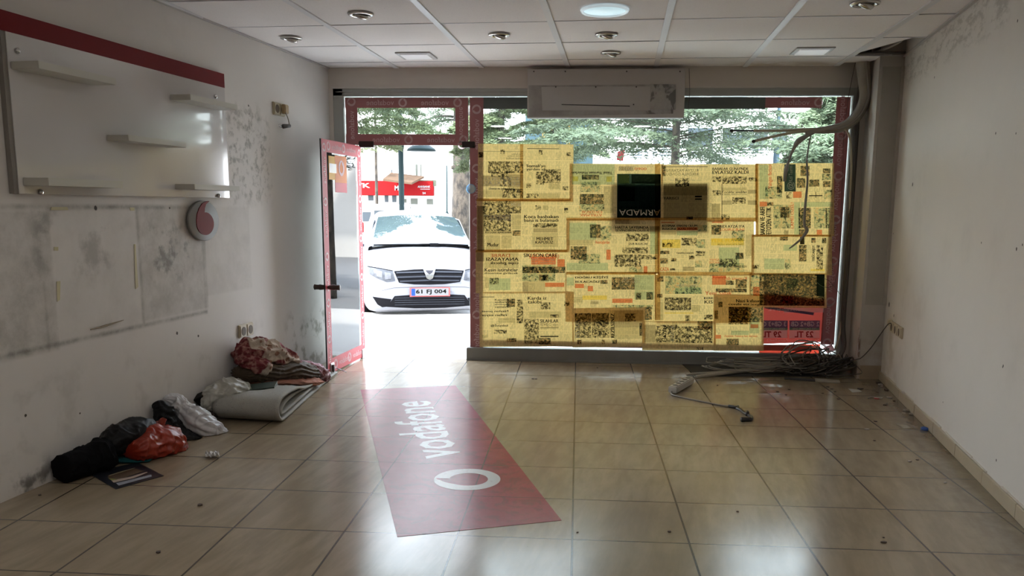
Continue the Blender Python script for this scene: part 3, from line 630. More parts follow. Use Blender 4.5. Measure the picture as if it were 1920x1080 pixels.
S.append(sheet('newspaper spread headlined Dogru kisiyi bulacagiz', 1060, 510, 1230, 603, 2, [
 ('t', 'DOĞRU KİŞİYİ', 1079, 517, 1140, 523, 'k', 0, False, .03), ('t', 'BULACAĞIZ', 1079, 525, 1125, 530, 'k', 0, False, .03), ('q', 1126, 525, 1139, 532, 'D'), ('q', 1078, 532, 1095, 540, 'r'), ('q', 1102, 536, 1112, 546, 'r'), ('q', 1092, 554, 1138, 562, 'y'), ('q', 1076, 557, 1092, 567, 'f'), ('q', 1063, 520, 1076, 535, 'b'), ('q', 1107, 565, 1122, 570, 'g'),
 ('q', 1147, 520, 1190, 543, 'D'), ('t', 'ASROMEDI', 1167, 520, 1200, 525, 'w'), ('t', 'POP HARF', 1167, 526, 1200, 531, 'w'), ('q', 1190, 516, 1226, 545, 'b'), ('q', 1148, 560, 1186, 568, 'r'), ('q', 1190, 546, 1226, 562, 'b'), ('q', 1192, 549, 1202, 562, 'D'), ('q', 1212, 548, 1224, 562, 'D'), ('q', 1149, 572, 1224, 580, 'c'), ('q', 1208, 576, 1222, 600, 'D')], .003))
S.append(sheet('newspaper spread with a pale beach picture over a blue band', 1228, 515, 1408, 606, 1, [
 ('q', 1232, 518, 1244, 528, 'D'), ('q', 1247, 518, 1316, 551, 'c'), ('q', 1266, 539, 1314, 551, 'b'), ('t', 'HAKKIMIZDA BURDA', 1268, 533, 1308, 537, 'w'), ('q', 1246, 558, 1296, 581, 'G'), ('q', 1284, 559, 1295, 572, 'f'), ('t', 'YENİ FİKİRDİS', 1257, 577, 1294, 582, 'k', 0, True), ('q', 1232, 551, 1242, 558, 'D'), ('q', 1297, 572, 1312, 584, 'f'), ('q', 1232, 567, 1244, 600, 'f'), ('q', 1246, 586, 1300, 588, 'y'), ('q', 1285, 591, 1294, 602, 'G'),
 ('t', 'Romanlarda', 1337, 517, 1362, 522, 'r'), ('q', 1335, 517, 1361, 534, 'r'), ('q', 1361, 526, 1376, 534, 'D'), ('t', 'Komuna da', 1362, 519, 1400, 525, 'r', 0, True), ('q', 1379, 524, 1400, 540, 'D'), ('t', 'Yeni Safak', 1322, 546, 1372, 553, 'r'), ('t', 'KERKÜK', 1320, 556, 1348, 561, 'k'), ('t', 'KISKI', 1321, 563, 1347, 569, 'k'), ('q', 1320, 590, 1336, 599, 'G'), ('q', 1342, 541, 1400, 548, 'D')]))
S.append(sheet('newspaper page with the sideways Rezilsiniz headline at the foot of the window', 1073, 577, 1210, 651, 4, [
 ('q', 1078, 587, 1108, 633, 'G'), ('q', 1110, 587, 1142, 633, 'G'), ('q', 1078, 587, 1142, 610, 'g'), ('q', 1143, 582, 1152, 633, 'f'), ('t', 'REZİLSİNİZ', 1143, 588, 1152, 633, 'k', 90, False, .03), ('q', 1152, 582, 1206, 614, 'g'), ('q', 1172, 588, 1192, 603, 'G'), ('q', 1152, 614, 1204, 636, 'f'), ('t', 'EVLADI', 1079, 606, 1086, 633, 'w', 90), ('q', 1082, 637, 1090, 645, 'D'), ('q', 1128, 637, 1134, 645, 'D'), ('q', 1148, 637, 1157, 645, 'D'), ('q', 1199, 606, 1206, 630, 'D')], .008, curl=.008))
S.append(sheet('narrow newspaper strip of dark pictures overlapping the window sill', 1204, 602, 1342, 657, 5, [
 ('q', 1208, 609, 1229, 641, 'g'), ('q', 1229, 609, 1270, 642, 'G'), ('t', 'HAZEN', 1243, 611, 1249, 640, 'k', 90), ('t', 'KUYUCULUK', 1257, 611, 1264, 640, 'w', 90), ('q', 1270, 612, 1336, 643, 'G'), ('q', 1308, 602, 1336, 618, 'D'), ('t', 'Sil', 1306, 651, 1318, 656, 'k')], -.002, curl=.008))
S.append(sheet('newspaper page headlined Nazi kafasina cevabi verecegiz', 1338, 552, 1432, 658, 4, [
 ('t', 'Nazi kafasına', 1380, 561, 1430, 567, 'k', 0, False, .03), ('t', 'cevabı verecegiz', 1366, 568, 1430, 574, 'k', 0, False, .03), ('q', 1366, 575, 1430, 604, 'D'), ('q', 1366, 576, 1402, 608, 'G'), ('q', 1405, 595, 1424, 625, 'b'), ('q', 1407, 608, 1422, 615, 'r'), ('q', 1371, 620, 1404, 628, 'b'), ('t', 'Zeytinin Yanınca her derman', 1358, 628, 1420, 633, 'r'), ('q', 1362, 635, 1385, 647, 'D'), ('q', 1340, 628, 1352, 635, 'r'), ('q', 1347, 566, 1355, 576, 'D'), ('q', 1340, 582, 1346, 598, 'D')], -.003))
S.append(sheet('dark colour advertising page pasted sideways over the red price poster', 1405, 512, 1550, 577, 4, [
 ('q', 1407, 515, 1425, 554, 'c'), ('q', 1424, 514, 1546, 573, 'D'), ('q', 1432, 514, 1546, 573, 'p'), ('q', 1474, 522, 1495, 540, 'b'), ('q', 1423, 528, 1443, 539, 'p'), ('q', 1531, 514, 1546, 555, 'd'), ('q', 1467, 555, 1487, 569, 'r'), ('q', 1511, 517, 1522, 534, 'c'), ('q', 1412, 538, 1424, 555, 'r')], -.006))

# poster and flyers behind the newspapers (their shadow shows through)
m_sil = mat('poster_back', (.34, .33, .32), .8, trans=.3)
p = PY(1146, 344, YG+.03); q = PY(1326, 436, YG+.03)
mb = MB(); mb.slab([V((p.x, YG+.013, p.z)), V((q.x, YG+.013, p.z)), V((q.x, YG+.013, q.z)), V((p.x, YG+.013, q.z))], (0, 1, 0), .003)
tag(mb.build('poster', m_sil), 'blank backed poster stuck outside the glass, a dark oblong behind the newspapers', 'poster')
m_pred = mat('poster_red', (.62, .22, .19), .5, var=.1, trans=.6); m_ppur = mat('poster_purple', (.22, .17, .30), .5, trans=.5); m_pgrn = mat('poster_green', (.2, .42, .3), .5, trans=.5)
m_pwht = mat('poster_white', (.9, .84, .87), .5, trans=.6, var=.03); m_plet = mat('poster_cream_letters', (.95, .9, .9), .5, trans=.6, var=.02); m_pdr = mat('poster_dark_red', (.35, .04, .05), .5, trans=.1)
def prect(mb, l, tp, r, b, Y0, mi):
    pts = [PY(l, tp, Y0), PY(r, tp, Y0), PY(r, b, Y0), PY(l, b, Y0)]; mb.add(pts, [(0, 1, 2, 3)], mi)
def ptext(mb, s, l, tp, r, b, Y0, mi, mir=True, bold=.02):
    A_ = PY(l, b, Y0); B_ = PY(r, b, Y0); C_ = PY(l, tp, Y0); d = B_-A_; O = A_
    if mir: O = B_; d = -d
    put_text(mb, s, O, d.normalized(), (C_-A_).normalized(), width=d.length, height=(C_-A_).length, mi=mi, bold=bold)
mb = MB(); y0 = YG-.003
mb.slab([PY(1430, 548, y0), PY(1547, 560, y0), PY(1541, 641, y0), PY(1427, 645, y0)], (0, 1, 0), .001, 0)
y1 = y0-.0012; prect(mb, 1427, 601, 1477, 615, y1, 1); prect(mb, 1480, 601, 1537, 615, y1, 1); prect(mb, 1427, 614, 1477, 619, y1, 2); prect(mb, 1480, 614, 1537, 619, y1, 2)
prect(mb, 1427, 619, 1476, 634, y1, 3); prect(mb, 1480, 619, 1537, 634, y1, 3); prect(mb, 1470, 567, 1545, 586, y1, 3)
y2 = y1-.0012
mb.slab([PY(1434, 574, y2), PY(1526, 586, y2), PY(1525, 591, y2), PY(1434, 578, y2)], (0, 1, 0), .0005, 1)
ptext(mb, '2 GB+2 GB', 1483, 603, 1536, 612, y2, 4); ptext(mb, '3 GB+3 G', 1430, 603, 1474, 612, y2, 4)
ptext(mb, '750 DK/1000 SMS', 1486, 614.8, 1531, 618, y2, 4, bold=.0); ptext(mb, '1000 DK/1000 S', 1428, 614.8, 1472, 618, y2, 4, bold=0)
ptext(mb, '23 TL', 1490, 621, 1525, 633, y2, 5, bold=.03); ptext(mb, '29 TL', 1429, 621, 1465, 633, y2, 5, bold=.03)
ptext(mb, 'Faturasız Esnek 4', 1495, 636, 1535, 640, y2, 4, bold=0); ptext(mb, 'Faturalı Esnek 3', 1438, 636, 1476, 640, y2, 4, bold=0)
ptext(mb, 'Yasallara özel 2 yıl ve değişim fiyatı sen de...', 1440, 577, 1520, 585, y2-.001, 4, bold=0)
tag(mb.build('poster', [m_pred, m_ppur, m_pgrn, m_pwht, m_plet, m_pdr], None), 'red price poster reading 23 TL and 29 TL from behind, low in the window', 'poster')
mb = MB(); mb.slab([PY(1424, 648, y0), PY(1538, 645, y0), PY(1537, 664, y0), PY(1423, 664, y0)], (0, 1, 0), .001)
tag(mb.build('card', mat('orange_red_card', (.92, .30, .22), .5, trans=.75)), 'plain orange red card standing on the window sill under the price poster', 'card')
# loose peeling end of the red tape at the lower right
mb = MB(); mb.add([PY(1543, 652, y0), PY(1560, 646, y0-.02), PY(1566, 657, y0-.01), PY(1552, 663, y0), PY(1545, 656, y0)], [(0, 1, 4), (1, 2, 3), (1, 3, 4)]); mb.build('peeling_border', m_tape, win)
# small round sticker on the window edge
p = PY(883, 354, YG-.004); mb = MB(); T = Matrix.Translation((p.x, p.y, p.z)) @ Matrix.Rotation(math.pi/2, 4, 'X')
mb.lathe([(.043, 0), (.043, .0015)], 28, 0, T); mb.lathe([(.036, .0016), (.036, .002)], 28, 1, T)
tag(mb.build('sticker', [mat('sticker_blue', (.45, .65, .8), .4, trans=.5), mat('sticker_white', (.8, .85, .85), .4, trans=.5)]), 'small round pale blue sticker at the left edge of the window', 'sticker')
# brown parcel tape between sheets
m_pt = photo_ink('parcel_tape', [(.78, .66, .50), (.85, .74, .58)], 20, .4, .6)
def strip(l, tp, r, b):
    Y0 = YG-.033; mb = MB(); mb.slab([PY(l, tp, Y0), PY(r, tp, Y0), PY(r, b, Y0), PY(l, b, Y0)], (0, 1, 0), .0004)
    return mb.build('adhesive_tape', m_pt)
for (q, lb) in [((975, 270, 981, 376), 'upright brown tape down the middle of the Somali newspaper'), ((893, 372, 1070, 377), 'long brown tape under the Somali newspaper'), ((892, 468, 1064, 473), 'long brown tape above the Darbe newspaper'), ((1062, 408, 1418, 413), 'longest brown tape crossing below the Armada and Babalar sheets'), ((1228, 306, 1238, 600), 'upright brown tape between the Armada and Babalar sheets'), ((1416, 306, 1422, 440), 'upright brown tape left of the sideways Yangin faciasi sheet'), ((1062, 510, 1410, 515), 'long brown tape above the Dogru kisiyi newspaper'), ((1410, 440, 1558, 444), 'brown tape above the bright sideways sheet')]:
    tag(strip(*q), lb, 'tape')

# ---- board hanging from the beam
m_bb = wall_mat('board_white', (.50, .475, .455))
bx0, bx1, bz0, bz1 = PY(989, 150, 7.36).x, PY(1285, 150, 7.36).x, PY(1100, 221, 7.36).z, PY(1100, 129, 7.36).z
bd = empty('sign_box', ((bx0+bx1)/2, 7.4, bz0)); tag(bd, 'dirty white sign box hanging from the beam over the window', 'sign box')
mb = MB(); mb.box((bx0, 7.36, bz0), (bx1, 7.449, bz1), 0, None, .003); mb.build('box', m_bb, bd)
t = NT('stained_board_paper'); X, Y, Z = t.xyz()
col = t.mix(t.ramp(t.noise(5, 6, .7), .3, .75), (.42, .405, .39), (.29, .275, .26))
m = t.box(X, bx0+.04, bx0+.26, Z, bz0+.02, bz1-.12, .03); col = t.mix(t.math('MULTIPLY', m, .35), col, (.2, .17, .15))
m = t.math('MULTIPLY', t.box(X, bx0+1.02, bx1-.02, Z, bz0, bz1-.1, .04), t.ramp(t.noise(9, 3, .5, None, (1, 1, .6), 1.2), .5, .58)); col = t.mix(t.math('MULTIPLY', m, .7), col, (.08, .075, .07))
t.link(col, t.p.inputs['Base Color']); t.p.inputs['Roughness'].default_value = .8
def bp(x, y, o=.0): return PY(x, y, 7.36-o)
mb = MB(); mb.slab([bp(991, 160, .002), bp(1265, 158, .004), bp(1262, 213, .003), bp(992, 219, .002)], (0, 1, 0), .001); mb.build('stained_sheet', t.m, bd)
m_bsh = mat('board_inner_sheet', (.44, .425, .41), .8, var=.06, vs_=4)
mb = MB(); mb.slab([bp(1015, 163, .006), bp(1220, 162, .006), bp(1219, 207, .006), bp(1017, 207, .006)], (0, 1, 0), .002); mb.build('inner_sheet', m_bsh, bd)
n1, n2 = 14, 10; vs = []
for j in range(n2+1):
    for i in range(n1+1):
        p = bp(1219+48*i/n1, 158+48*j/n2, .006); w_ = min(i, n1-i, j, n2-j)/4; w_ = min(1, w_)
        p.y -= w_*(.016+.03*abs(noise.noise(V((i*.45, j*.45, 3))))); vs.append(p)
mb = MB(); mb.add(vs, [(j*(n1+1)+i, j*(n1+1)+i+1, (j+1)*(n1+1)+i+1, (j+1)*(n1+1)+i) for j in range(n2) for i in range(n1)], 0, None, True); mb.build('crumpled_flap', t.m, bd)
mb = MB(); mb.tube([bp(1053, 196, .008), bp(1181, 199, .008)], .003, 6, 0, 1)
mb.build('slot', mat('black_line', (.02, .02, .02), .8), bd)
m_screw = mat('screw_dark', (.08, .075, .07), .5, .5)
for x, y in ((1001, 134), (1060, 134), (1175, 134), (1275, 134), (1042, 163), (1117, 163), (1193, 163), (1188, 196)):
    p = bp(x, y, .007 if y > 140 else 0); mb = MB(); mb.lathe([(.006, 0), (.006, .002), (.003, .003)], 12, 0, Matrix.Translation(p) @ Matrix.Rotation(math.pi/2, 4, 'X')); mb.build('screw', m_screw, bd)

# ---- glass door leaf, swung into the room
DA = V((-1.961, 7.505, 0)); DB = V((-2.045, 6.618, 0)); dd = (DB-DA).normalized(); dn = V((dd.y, -dd.x, 0))
if dn.x < 0: dn = -dn
DL = (DB-DA).length; DZ0, DZ1 = .012, 1.915
door = struct(empty('door_1', DA), 'glass shop door leaf with red border standing open into the room')
def dbox(mb, s0, s1, z0, z1, o0, o1, mi=0, bev=0):
    T = Matrix((( *dd, 0), (*dn, 0), (0, 0, 1, 0), (0, 0, 0, 1))).transposed()
    T = Matrix.Identity(4); T.col[0] = (*dd, 0); T.col[1] = (*dn, 0); T.col[2] = (0, 0, 1, 0); T.col[3] = (*DA, 1)
    mb.box((s0, o0, z0), (s1, o1, z1), mi, T, bev)
mb = MB(); dbox(mb, 0, DL, DZ0, DZ1, -.005, .005); mb.build('pane', glass_mat('door_glass', (.86, .93, .91), 1.75), door)
mb = MB(); dbox(mb, DL, DL+.006, DZ0, DZ1, -.006, .006); mb.build('edge_strip', mat('door_edge_black', (.015, .015, .015), .4), door)
m_dred = red_tape('door_red_vinyl', (.55, .06, .075), .25); m_dlet = red_tape('door_border_letters', (.8, .6, .6), .4)
def dtape(s0, s1, z0, z1, vert, starts, size):
    mb = MB(); dbox(mb, s0, s1, z0, z1, .0055, .0065)
    for st_ in starts:
        if vert: O = DA+dd*((s0+s1)/2)+Z3*st_+dn*.0075; d = -Z3; u = dd*1.0
        else: O = DA+dd*st_+Z3*((z0+z1)/2)+dn*.0075; d = -dd; u = Z3
        ring_logo(mb, O, d, u, size*.62, 1, 24); put_text(mb, 'vodafone', O+d*size*1.2-u*size*.33, d, u, size=size, mi=1, bold=.006)
    mb.build('printed_border', [m_dred, m_dlet], door)
dtape(0, .095, DZ0, DZ1, True, (1.85, 1.45, 1.1, .75, .4), .058); dtape(DL-.10, DL, DZ0, DZ1, True, (1.85, 1.42, .98, .6, .3), .058)
dtape(.095, DL-.10, DZ1-.10, DZ1, False, (.75, .42), .058); dtape(.095, DL-.10, DZ0, DZ0+.12, False, (.72, .40), .066)
mb = MB(); dbox(mb, .36, .62, 1.50, 1.80, .0055, .0065, 0); dbox(mb, .36, .62, 1.58, 1.80, .0066, .0069, 1); ring_logo(mb, DA+dd*.48+Z3*1.70+dn*.0085, -dd, Z3, .065, 2, 24)
mb.build('sticker', [m_dred, red_tape('orange_vinyl', (.75, .22, .02), .35), m_dlet], door)
mb = MB(); dbox(mb, DL-.31, DL-.14, 1.60, 1.79, .0055, .0065, 0); dbox(mb, DL-.30, DL-.15, 1.655, 1.73, .0066, .0072, 1)
mb.build('hours_sticker', [red_tape('yellow_vinyl', (.85, .5, .03), .4), mat('white_sticker_panel', (.8, .8, .75), .5)], door)
m_steel = mat('brushed_steel', (.55, .56, .57), .35, .8)
mb = MB(); dbox(mb, -.01, .09, DZ0-.01, DZ0+.075, -.014, .014, 0, .003); mb.build('pivot_fitting', m_steel, door)
mb = MB(); dbox(mb, DL-.115, DL-.045, DZ0-.005, DZ0+.085, -.016, .016, 0, .003); dbox(mb, DL-.085, DL-.06, DZ0+.01, DZ0+.07, .016, .034, 1, .003)
lk = mb.build('lock', [m_steel, m_patch], door)
mb = MB(); p = DA+dd*(DL-.13)+Z3*.04+dn*.03; mb.tube([p, p+V((.05, -.01, -.012))], .005, 6, 0, 1); mb.tube([p+V((.05, -.01, -.012)), p+V((.09, -.015, -.03))], .004, 6, 0, 1); mb.build('key', m_steel, door)
mb = MB()
for sg in (-1, 1):
    a = DA+dd*(DL-.05)+Z3*.73; T = Matrix.Identity(4); T.col[2] = (*(dn*sg), 0); T.col[0] = (*dd, 0); T.col[1] = (0, 0, 1, 0); T.col[3] = (*a, 1)
    mb.lathe([(.012, .006), (.016, .012), (.020, .03), (.024, .06), (.020, .075), (.021, .10), (.024, .108), (.018, .112)], 20, 0, T)
mb.build('door_handle', mat('dark_brown_knob', (.05, .028, .022), .3), door)

# ================================================================== STREET
m_pave = mat('pale_paving', (.50, .48, .45), .8, var=.1, vs_=3)
mb = MB(); mb.box((-30, 7.7, -.3), (30, 10.98, -.035)); struct(mb.build('pavement', m_pave))
mb = MB(); mb.box((-60, 7.6, -.5), (60, 90, -.2)); struct(mb.build('road', mat('road_asphalt', (.20, .20, .20), .9, var=.1)))
mb = MB(); mb.box((-30, 10.98, -.25), (30, 11.12, -.045), 0, None, .01); struct(mb.build('kerb', mat('kerb_stone', (.4, .39, .37), .8)))
m_grass = mat('grass', (.05, .10, .025), .9, var=.4, vs_=30, bump=.02)
mb = MB(); mb.box((-3.9, 21, -.2), (-1.9, 24, .40), 0, None, .05); struct(mb.build('verge', m_grass))

# ---- white hatchback
def grid_mesh(rows):
    n = len(rows[0]); vs = [p for r in rows for p in r]
    fs = [(j*n+i, j*n+i+1, (j+1)*n+i+1, (j+1)*n+i) for j in range(len(rows)-1) for i in range(n-1)]
    return vs, fs
def make_car():
    root = empty('car', (0, 0, 0))
    m_pt_ = mat('white_car_paint', (.115, .118, .135), .4, var=.01, coat=.1, spec=.25); m_blk = mat('black_plastic', (.004, .004, .005), .8, spec=.04)
    m_gls = mat('car_glass', (.03, .045, .05), .05, spec=.8, var=.1, coat=1); m_chr = mat('chrome', (.35, .35, .37), .2, .9)
    m_lamp = mat('headlamp_glass', (.035, .038, .045), .4, 0, var=.7, vs_=30, spec=.2); m_tyre = mat('tyre_rubber', (.006, .006, .006), .9, spec=.05)
    m_refl = mat('lamp_reflector', (.06, .062, .07), .4, var=.4, vs_=40, spec=.3)
    # x forward, y to the car's left, z up; half section from underside to bonnet centre
    st = [  # x, half width, z low, z widest, z shoulder, z top
        (2.02, .46, .30, .44, .56, .60), (2.00, .62, .25, .46, .66, .72), (1.93, .76, .22, .50, .74, .82), (1.80, .83, .20, .52, .80, .90), (1.55, .855, .20, .55, .85, .965),
        (1.20, .865, .20, .58, .90, 1.01), (.85, .866, .20, .60, .94, 1.03), (.3, .866, .20, .60, .95, 1.0), (-.9, .866, .20, .60, .97, 1.0), (-1.6, .85, .22, .62, .98, 1.02), (-1.92, .80, .26, .64, .95, 1.0), (-2.02, .70, .34, .62, .85, .9)]
    rows = []
    for x, wd, z0, z1, z2, z3 in st:
        half = [(x, 0, z0), (x, wd*.6, z0), (x, wd*.93, z0+.02), (x, wd, z0+(z1-z0)*.45), (x, wd, z1), (x, wd*.985, (z1+z2)/2), (x, wd*.93, z2), (x, wd*.80, z2+(z3-z2)*.45), (x, wd*.5, z2+(z3-z2)*.85), (x, 0, z3)]
        rows.append(half+[(a, -b_, c) for a, b_, c in half[-2::-1]])
    vs, fs = grid_mesh(rows); n = len(rows[0])
    fs += [tuple(range(n))[::-1], tuple((len(rows)-1)*n+i for i in range(n))]
    bm = bmesh.new()
    bv = [bm.verts.new(v) for v in vs]
    for f in fs: bm.faces.new([bv[i] for i in f])
    bmesh.ops.remove_doubles(bm, verts=bm.verts, dist=.001)
    bmesh.ops.recalc_face_normals(bm, faces=bm.faces)
    for f in bm.faces: f.smooth = True
    bmesh.ops.subdivide_edges(bm, edges=bm.edges[:], cuts=2, use_grid_fill=True, smooth=.55)
    me = bpy.data.meshes.new('body'); bm.to_mesh(me); body = bpy.data.objects.new('body', me); C.objects.link(body); me.materials.append(m_pt_); body.parent = root
    for p in me.polygons: p.use_smooth = True
    bvh = BVHTree.FromBMesh(bm); bm.free()
    def patch(name, top, bot, m, off=.004, rows_=5, sub=6, par=root, th=.0):
        """skin lying on the nose: top / bottom outlines as (y, z) seen from the front"""
        def res(l):
            out = []
            for i in range(len(l)-1):
                for k in range(sub): out.append((l[i][0]+(l[i+1][0]-l[i][0])*k/sub, l[i][1]+(l[i+1][1]-l[i][1])*k/sub))
            out.append(l[-1]); return out
        T_, B_ = res(top), res(bot); g = []
        for j in range(rows_+1):
            r_ = []
            for a, b_ in zip(T_, B_):
                y = a[0]+(b_[0]-a[0])*j/rows_; z = a[1]+(b_[1]-a[1])*j/rows_
                h = bvh.ray_cast(V((4, y, z)), V((-1, 0, 0)))
                if h[0] is None: h = bvh.find_nearest(V((1.9, y, z)))
                r_.append(h[0]+h[1]*off if h[1].x > 0 else h[0]-h[1]*off)
            g.append(r_)
        v_, f_ = grid_mesh(g); mb = MB(); mb.add(v_, f_, 0, None, True); return mb.build(name, m, par, False)
    gr = patch('grille', [(-.46, .745), (-.2, .765), (0, .77), (.2, .765), (.46, .745)], [(-.40, .60), (-.2, .575), (0, .57), (.2, .575), (.40, .60)], m_blk, .004)
    for zz_, w_ in ((.725, .43), (.67, .42), (.62, .39)):
        patch('grille_bar', [(-w_, zz_+.006), (0, zz_+.016), (w_, zz_+.006)], [(-w_, zz_-.012), (0, zz_-.002), (w_, zz_-.012)], mat('grille_bar_grey', (.016, .018, .024), .5, spec=.15), .016, 2, 8, gr)
    patch('badge', [(-.085, .775), (0, .778), (.085, .775)], [(-.04, .65), (0, .632), (.04, .65)], m_chr, .026)
    patch('badge_centre', [(-.055, .76), (0, .76), (.055, .76)], [(-.04, .715), (0, .712), (.04, .715)], m_pt_, .03)
    patch('badge_mark', [(-.052, .742), (0, .742), (.052, .742)], [(-.045, .728), (0, .70), (.045, .728)], mat('badge_dark', (.02, .02, .025), .6, spec=.1), .033)
    for s in (1, -1):
        T_ = [(s*.475, .742), (s*.6, .765), (s*.70, .78), (s*.79, .79)]; B_ = [(s*.45, .625), (s*.56, .61), (s*.68, .655), (s*.80, .72)]
        hl = patch('headlight', T_, B_, m_lamp, .006)
        patch('headlight_rim', [(a, b_+.012) for a, b_ in T_], T_, m_blk, .004, 1)
        patch('reflector', [(s*.5, .72), (s*.58, .73)], [(s*.5, .65), (s*.58, .64)], m_refl, .010, 4, 6, hl)
        patch('reflector', [(s*.61, .74), (s*.68, .75)], [(s*.61, .66), (s*.68, .68)], m_refl, .010, 4, 6, hl)
        fb = patch('fog_lamp_bezel', [(s*.50, .385), (s*.62, .40), (s*.74, .415)], [(s*.54, .29), (s*.62, .28), (s*.68, .315)], m_blk, .005)
        mb = MB(); mb.lathe([(.045, 0), (.045, .02), (.03, .03), (0.001, .033)], 20, 0, Matrix.Translation((1.935, s*.60, .34)) @ Matrix.Rotation(math.pi/2, 4, 'Y')); mb.build('fog_lamp', m_chr, fb)
    ai = patch('air_intake', [(-.46, .425), (-.2, .44), (0, .44), (.2, .44), (.46, .425)], [(-.56, .285), (-.2, .262), (0, .26), (.2, .262), (.56, .285)], m_blk, .006)
    for zz_ in (.40, .37, .34, .31): patch('grille_mesh', [(-.46, zz_+.003), (.46, zz_+.003)], [(-.46, zz_-.003), (.46, zz_-.003)], mat('grille_bar_grey', (.016, .018, .024), .5, spec=.15), .012, 1, 24, ai)
    patch('bumper_seam', [(-.62, .5), (-.47, .535), (0, .55), (.47, .535), (.62, .5)], [(-.62, .496), (-.47, .53), (0, .545), (.47, .53), (.62, .496)], mat('seam_grey', (.04, .04, .045), .6, spec=.1), .003, 1)
    # number plate
    pl = empty('number_plate', (0, 0, 0)); pl.parent = root
    mb = MB(); X0 = 2.052; mb.box((X0-.012, -.265, .415), (X0, .265, .535), 0, None, .002); mb.build('plate_frame', mat('plate_frame_red', (.20, .05, .05), .6, spec=.1), pl)
    mb = MB(); mb.box((X0, -.245, .428), (X0+.004, .245, .524)); mb.build('plate_face', mat('plate_white', (.10, .10, .105), .6, var=.01, spec=.1), pl)
    mb = MB(); mb.box((X0+.004, -.243, .43), (X0+.0055, -.195, .522)); mb.build('plate_band', mat('plate_blue', (.01, .03, .17), .6, spec=.05), pl)
    mb = MB(); put_text(mb, '61 FJ 004', V((X0+.006, -.185, .442)), V((0, 1, 0)), Z3, width=.40, height=.068, mi=0, bold=.02); mb.build('plate_number', mat('plate_black', (.003, .003, .003), .9, spec=.02), pl)
    # greenhouse
    gs = [(.98, .76, 1.005, .70, 1.03), (.55, .745, 1.0, .66, 1.26), (.22, .74, 1.0, .60, 1.42), (-.1, .74, 1.0, .57, 1.485), (-.7, .74, 1.0, .57, 1.515), (-1.3, .73, 1.0, .56, 1.49), (-1.75, .71, 1.0, .56, 1.36), (-1.98, .69, 1.0, .62, 1.05)]
    rows = []
    for x, wb, zb_, wt, zt_ in gs:
        half = [(x, wb, zb_-.05), (x, wb*.99, zb_+(zt_-zb_)*.3), (x, (wb+wt)/2, zb_+(zt_-zb_)*.65), (x, wt, zt_-.03*(zt_ > 1.1)), (x, wt*.85, zt_+.0), (x, 0, zt_+.02)]
        rows.append(half+[(a, -b_, c) for a, b_, c in half[-2::-1]])
    v_, f_ = grid_mesh(rows); mb = MB(); mb.add(v_, f_, 0, None, True); cab = mb.build('cabin', m_pt_, root)
    md = cab.modifiers.new('s', 'SUBSURF'); md.levels = md.render_levels = 2
    # windscreen and side glass follow the cabin, a little proud of it
    def lerp3(a, b_, k): return V(a).lerp(V(b_), k)
    A0, A1, B0, B1 = (1.0, .70, 1.02), (1.0, -.70, 1.02), (.20, .575, 1.42), (.20, -.575, 1.42)
    g = []
    for j in range(9):
        r_ = []
        for i in range(17):
            p = lerp3(lerp3(A0, A1, i/16), lerp3(B0, B1, i/16), j/8); k = math.cos((i/16-.5)*math.pi); p.x += .10*k; p.z += .035*k+.03*math.sin(j/8*math.pi); r_.append(p)
        g.append(r_)
    v_, f_ = grid_mesh(g); mb = MB(); mb.add(v_, f_, 0, None, True); wsn = mb.build('windscreen', m_gls, root, False)
    mb = MB(); mb.tube([(1.02, .66, 1.035), (1.10, .2, 1.055), (1.12, -.1, 1.05)], .012, 6); mb.tube([(1.11, .1, 1.05), (1.10, -.35, 1.05), (1.02, -.68, 1.04)], .012, 6); mb.box((1.09, .10, 1.035), (1.13, .22, 1.07)); mb.build('wiper', m_blk, root)
    for s in (1, -1):
        mb = MB(); mb.slab([(.62, s*.742, 1.03), (-.35, s*.748, 1.03), (-.35, s*.63, 1.40), (.24, s*.63, 1.38)], (0, s, .3), .012); mb.slab([(-.42, s*.748, 1.03), (-1.3, s*.738, 1.05), (-1.25, s*.63, 1.39), (-.42, s*.63, 1.41)], (0, s, .3), .012)
        mb.build('side_window', m_gls, root)
        mb = MB(); mb.lathe([(.02, -.12), (.065, -.10), (.08, 0), (.065, .09), (.02, .11)], 14, 0, Matrix.Translation((.62, s*.96, 1.05)) @ Matrix.Rotation(math.pi/2, 4, 'X') @ Matrix.Scale(.75, 4, (0, 1, 0))); mb.box((.58, min(s*.80, s*.88), 1.0), (.66, max(s*.80, s*.88), 1.04))
        mb.build('wing_mirror', mat('mirror_shell', (.012, .015, .022), .5, spec=.2), root)
        for x in (1.28, -1.31):
            wh = empty('wheel', (x, s*.77, .31)); wh.parent = root
            T = Matrix.Translation((x, s*.77, .31)) @ Matrix.Rotation(math.pi/2, 4, 'X')
            mb = MB(); mb.lathe([(.19, -.09), (.29, -.09), (.31, -.06), (.31, .06), (.29, .09), (.19, .09)], 32, 0, T); mb.build('tyre', m_tyre, wh)
            mb = MB(); mb.lathe([(.03, -.07), (.19, -.08), (.195, .08), (.06, .07), (.03, .085)], 24, 0, T); mb.build('rim', m_chr, wh)
            mb = MB(); mb.lathe([(.345, -.04), (.35, .03), (.33, .05)], 32, 0, Matrix.Translation((x, s*.83, .31)) @ Matrix.Rotation(math.pi/2, 4, 'X')); mb.build('wheel_arch', m_blk, root)
    mb = MB(); mb.tube([(-.9, 0, 1.53), (-1.15, 0, 1.68)], [.007, .003], 6, 0, 1); mb.build('aerial', m_blk, root)
    return root
car = make_car()
tag(car, 'white hatchback with black grille and number plate 61 FJ 004 parked outside the door', 'car')
ca = math.radians(-90+16)
fr_ = PY(806, 551, 10.8)
fwd = V((math.cos(ca), math.sin(ca), 0))
